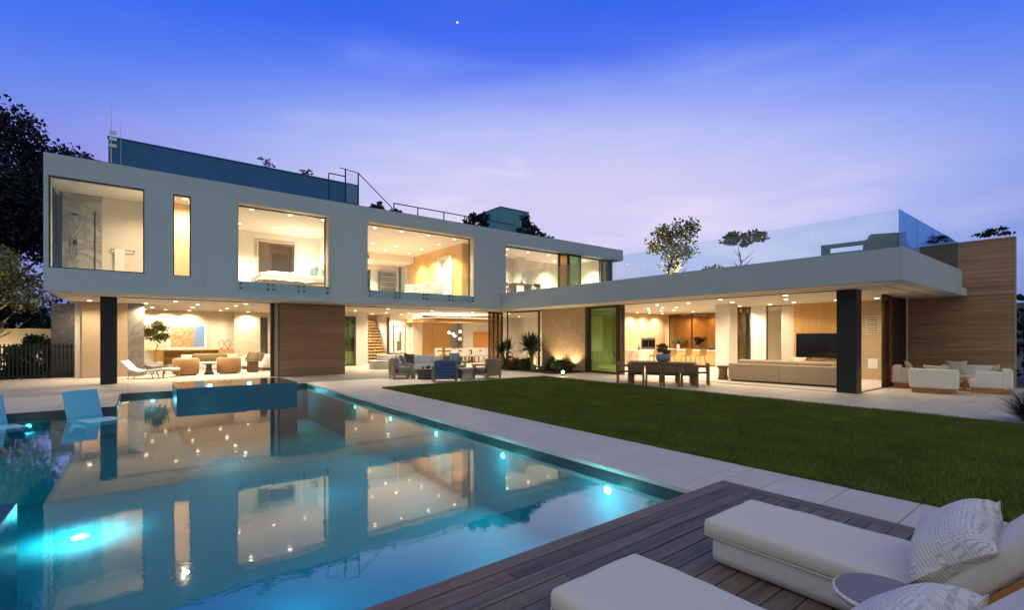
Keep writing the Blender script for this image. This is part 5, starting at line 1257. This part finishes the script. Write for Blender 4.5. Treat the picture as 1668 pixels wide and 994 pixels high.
yucca("spiky yucca in the bed in front of the sand coloured wall", 14.85, 17.3, 1.15, 130, 1.0, 3); yucca("spiky yucca farther left in the bed by the fixed glass", 15.15, 20.0, 1.0, 70, .85, 4)
for i, (x, y, s, mt, lab) in enumerate(((14.75, 19.3, .30, "leaf_rust", "rust coloured shrub in the bed near the stacked glass doors"), (14.65, 18.5, .30, "leaf_rust", "rust coloured shrub in the bed left of the large yucca"), (15.1, 16.3, .22, "leaf_mid", "low green plant right of the large yucca"), (15.4, 15.75, .26, "leaf_mid", "low leafy plant at the right end of the bed"), (14.8, 16.6, .16, "leaf_olive", "tiny pale plant at the front edge of the bed"), (14.55, 17.9, .24, "leaf_mid", "low green plant in front of the large yucca"), (15.3, 18.6, .34, "leaf_mid", "leafy green plant behind the rust coloured shrubs"), (15.0, 16.0, .2, "leaf_olive", "pale feathery plant beside the path light"), (15.6, 16.7, .3, "leaf_mid", "green plant against the sand coloured wall between the uplights"))):
    shrub("bed_plant", lab, x, y, .03, (s * 1.25, s * 1.25, s), int(1100 * s / .25), .06, mt, 70 + i, "low plants in the bed")
for i, (x, y, e, lab) in enumerate(((15.85, 15.9, 130, "small uplight at the right end of the bed"), (15.8, 17.0, 130, "small uplight between the yucca and the sand coloured wall"), (14.75, 17.0, 70, "small uplight in front of the large yucca"), (14.9, 18.9, 70, "small uplight by the rust coloured shrubs"))):
    ground_lamp(lab, x, y, .03, e, (.12, 0, 1), 115)
gl = ground_lamp("bright path light at the lawn edge in front of the bed", 14.0, 14.5, 0, 30, (.6, .3, .7), 140, lens="garden_lens")
tip = MB().lathe([(.02, -.045), (.045, -.02), (.045, .02), (.02, .045)], (0, 0, .15), 14).build("bulb", "garden_lens", gl, smooth=True)
# uplit tree and planting on the terrace roof
tree("olive_tree", "uplit olive tree standing on the roof terrace behind the glass guard", 19.0, 12.5, ZT - .05, 1.5, .10, (.92, 1.0, 1.1), 1700, .11, "leaf_olive", "bark_pale", 41, 26, (.6), 3, ch=2.2)
ground_lamp("uplight at the foot of the roof terrace olive tree", 18.55, 12.35, ZT - .06, 600, (.12, .05, 1), 100)
tree("olive_tree", "small thin olive tree on the roof terrace right of the uplit one", 19.0, 9.45, ZT - .05, 1.3, .04, (.62, .8, .35), 650, .11, "leaf_olive", "bark", 43, 12, .5, 1, ch=1.78, low=-.4)
for i, (x, y, s, lab) in enumerate(((18.4, 12.9, .42, "dark low shrub at the foot of the uplit roof tree"), (18.6, 14.2, .38, "dark low shrub left of the uplit roof tree"), (18.6, 10.1, .55, "dark rounded shrub on the roof terrace by the thin tree"), (18.8, 8.8, .38, "small dark shrub right of the thin roof tree"))):
    shrub("terrace_shrub", lab, x, y, ZT - .06, (s * 1.7, s * 1.7, s * .6), int(900 * s / .4), .085, "leaf_dark", 90 + i, "shrubs on the roof terrace")
for i, (x, y, z, rad, n, lab) in enumerate(((9.15, 22.3, 6.93, (.85, .5, .75), 900, "dark leafy shrub on the roof below the stair railing"), (9.8, 21.4, 6.93, (.7, .4, .35), 400, "low dark shrub on the roof at the foot of the stair railing"), (13.75, 20.4, 6.98, (.75, .5, .55), 650, "dark shrub on the roof left of the chimney"), (16.9, 20.3, 6.98, (.85, .5, .62), 800, "dark shrub on the roof right of the chimney"), (18.1, 20.2, 6.96, (.8, .4, .24), 350, "low dark shrub at the right end of the roof planting"))):
    shrub("roof_shrub", lab, x, y, z, rad, n, .13, "leaf_night", 110 + i, "shrubs along the roof edge", clumps=12)
for i, (x, y, z, s, lab) in enumerate(((4.55, 24.15, 9.36, .22, "small tuft of plants on top of the roof screen, left one"), (6.3, 24.15, 9.36, .16, "small tuft of plants on top of the roof screen, right one"))):
    shrub("roof_tuft", lab, x, y, z, (s * 1.9, .15, s), 120, .07, "leaf_night", 130 + i, stem=False, clumps=8)
for i, (x, y, s, lab) in enumerate(((22.3, 4.0, .16, "small dark plant on top of the brown garden wall near its low end"), (22.3, 2.7, .20, "small dark plant on top of the brown garden wall near its right end"), (22.3, 5.2, .13, "tiny dark plant on top of the brown garden wall behind the glass"))):
    shrub("wall_plant", lab, x, y, 4.86, (.2, s * 2.4, s), 260, .07, "leaf_night", 140 + i, stem=False, clumps=9)
# ornamental grass at the right edge
og = thing("ornamental_grass", "arching clump of ornamental grass at the right edge of the lawn", "plant", (13.55, 1.05, 0)); rng = random.Random(8); b2 = MB()
for k in range(900):
    a = rng.uniform(0, 6.28); r0 = rng.uniform(0, .16); l = rng.uniform(.35, .85); lean = rng.uniform(.15, 1.15); p0 = Vector((math.cos(a) * r0, math.sin(a) * r0, 0)); d = Vector((math.cos(a) * math.sin(lean), math.sin(a) * math.sin(lean), math.cos(lean)))
    m1 = p0 + d * l * .6; m2 = p0 + d * l + Vector((math.cos(a) * .12, math.sin(a) * .12, -.16 * l * lean)); s = d.cross(Vector((0, 0, 1))).normalized() * .006
    b2.add([p0 - s, p0 + s, m1 + s, m1 - s, m2], [(0, 1, 2, 3), (3, 2, 4)])
b2.build("leaves", "leaf_reed", og)
for i, (x, y, h, rad, lab) in enumerate(((30.0, .5, 4.5, (2.6, 2.6, 2.6), "dark tree beyond the right end of the garden wall"), (38.0, -2.0, 5.0, (3.2, 3.2, 3.0), "dark tree farther off at the right edge"))):
    tree("evergreen_tree", lab, x, y, -.3, h * .7, .2, rad, 5000, .24, "leaf_night", "bark", 150 + i, 26, 1.6, ch=h * .55)
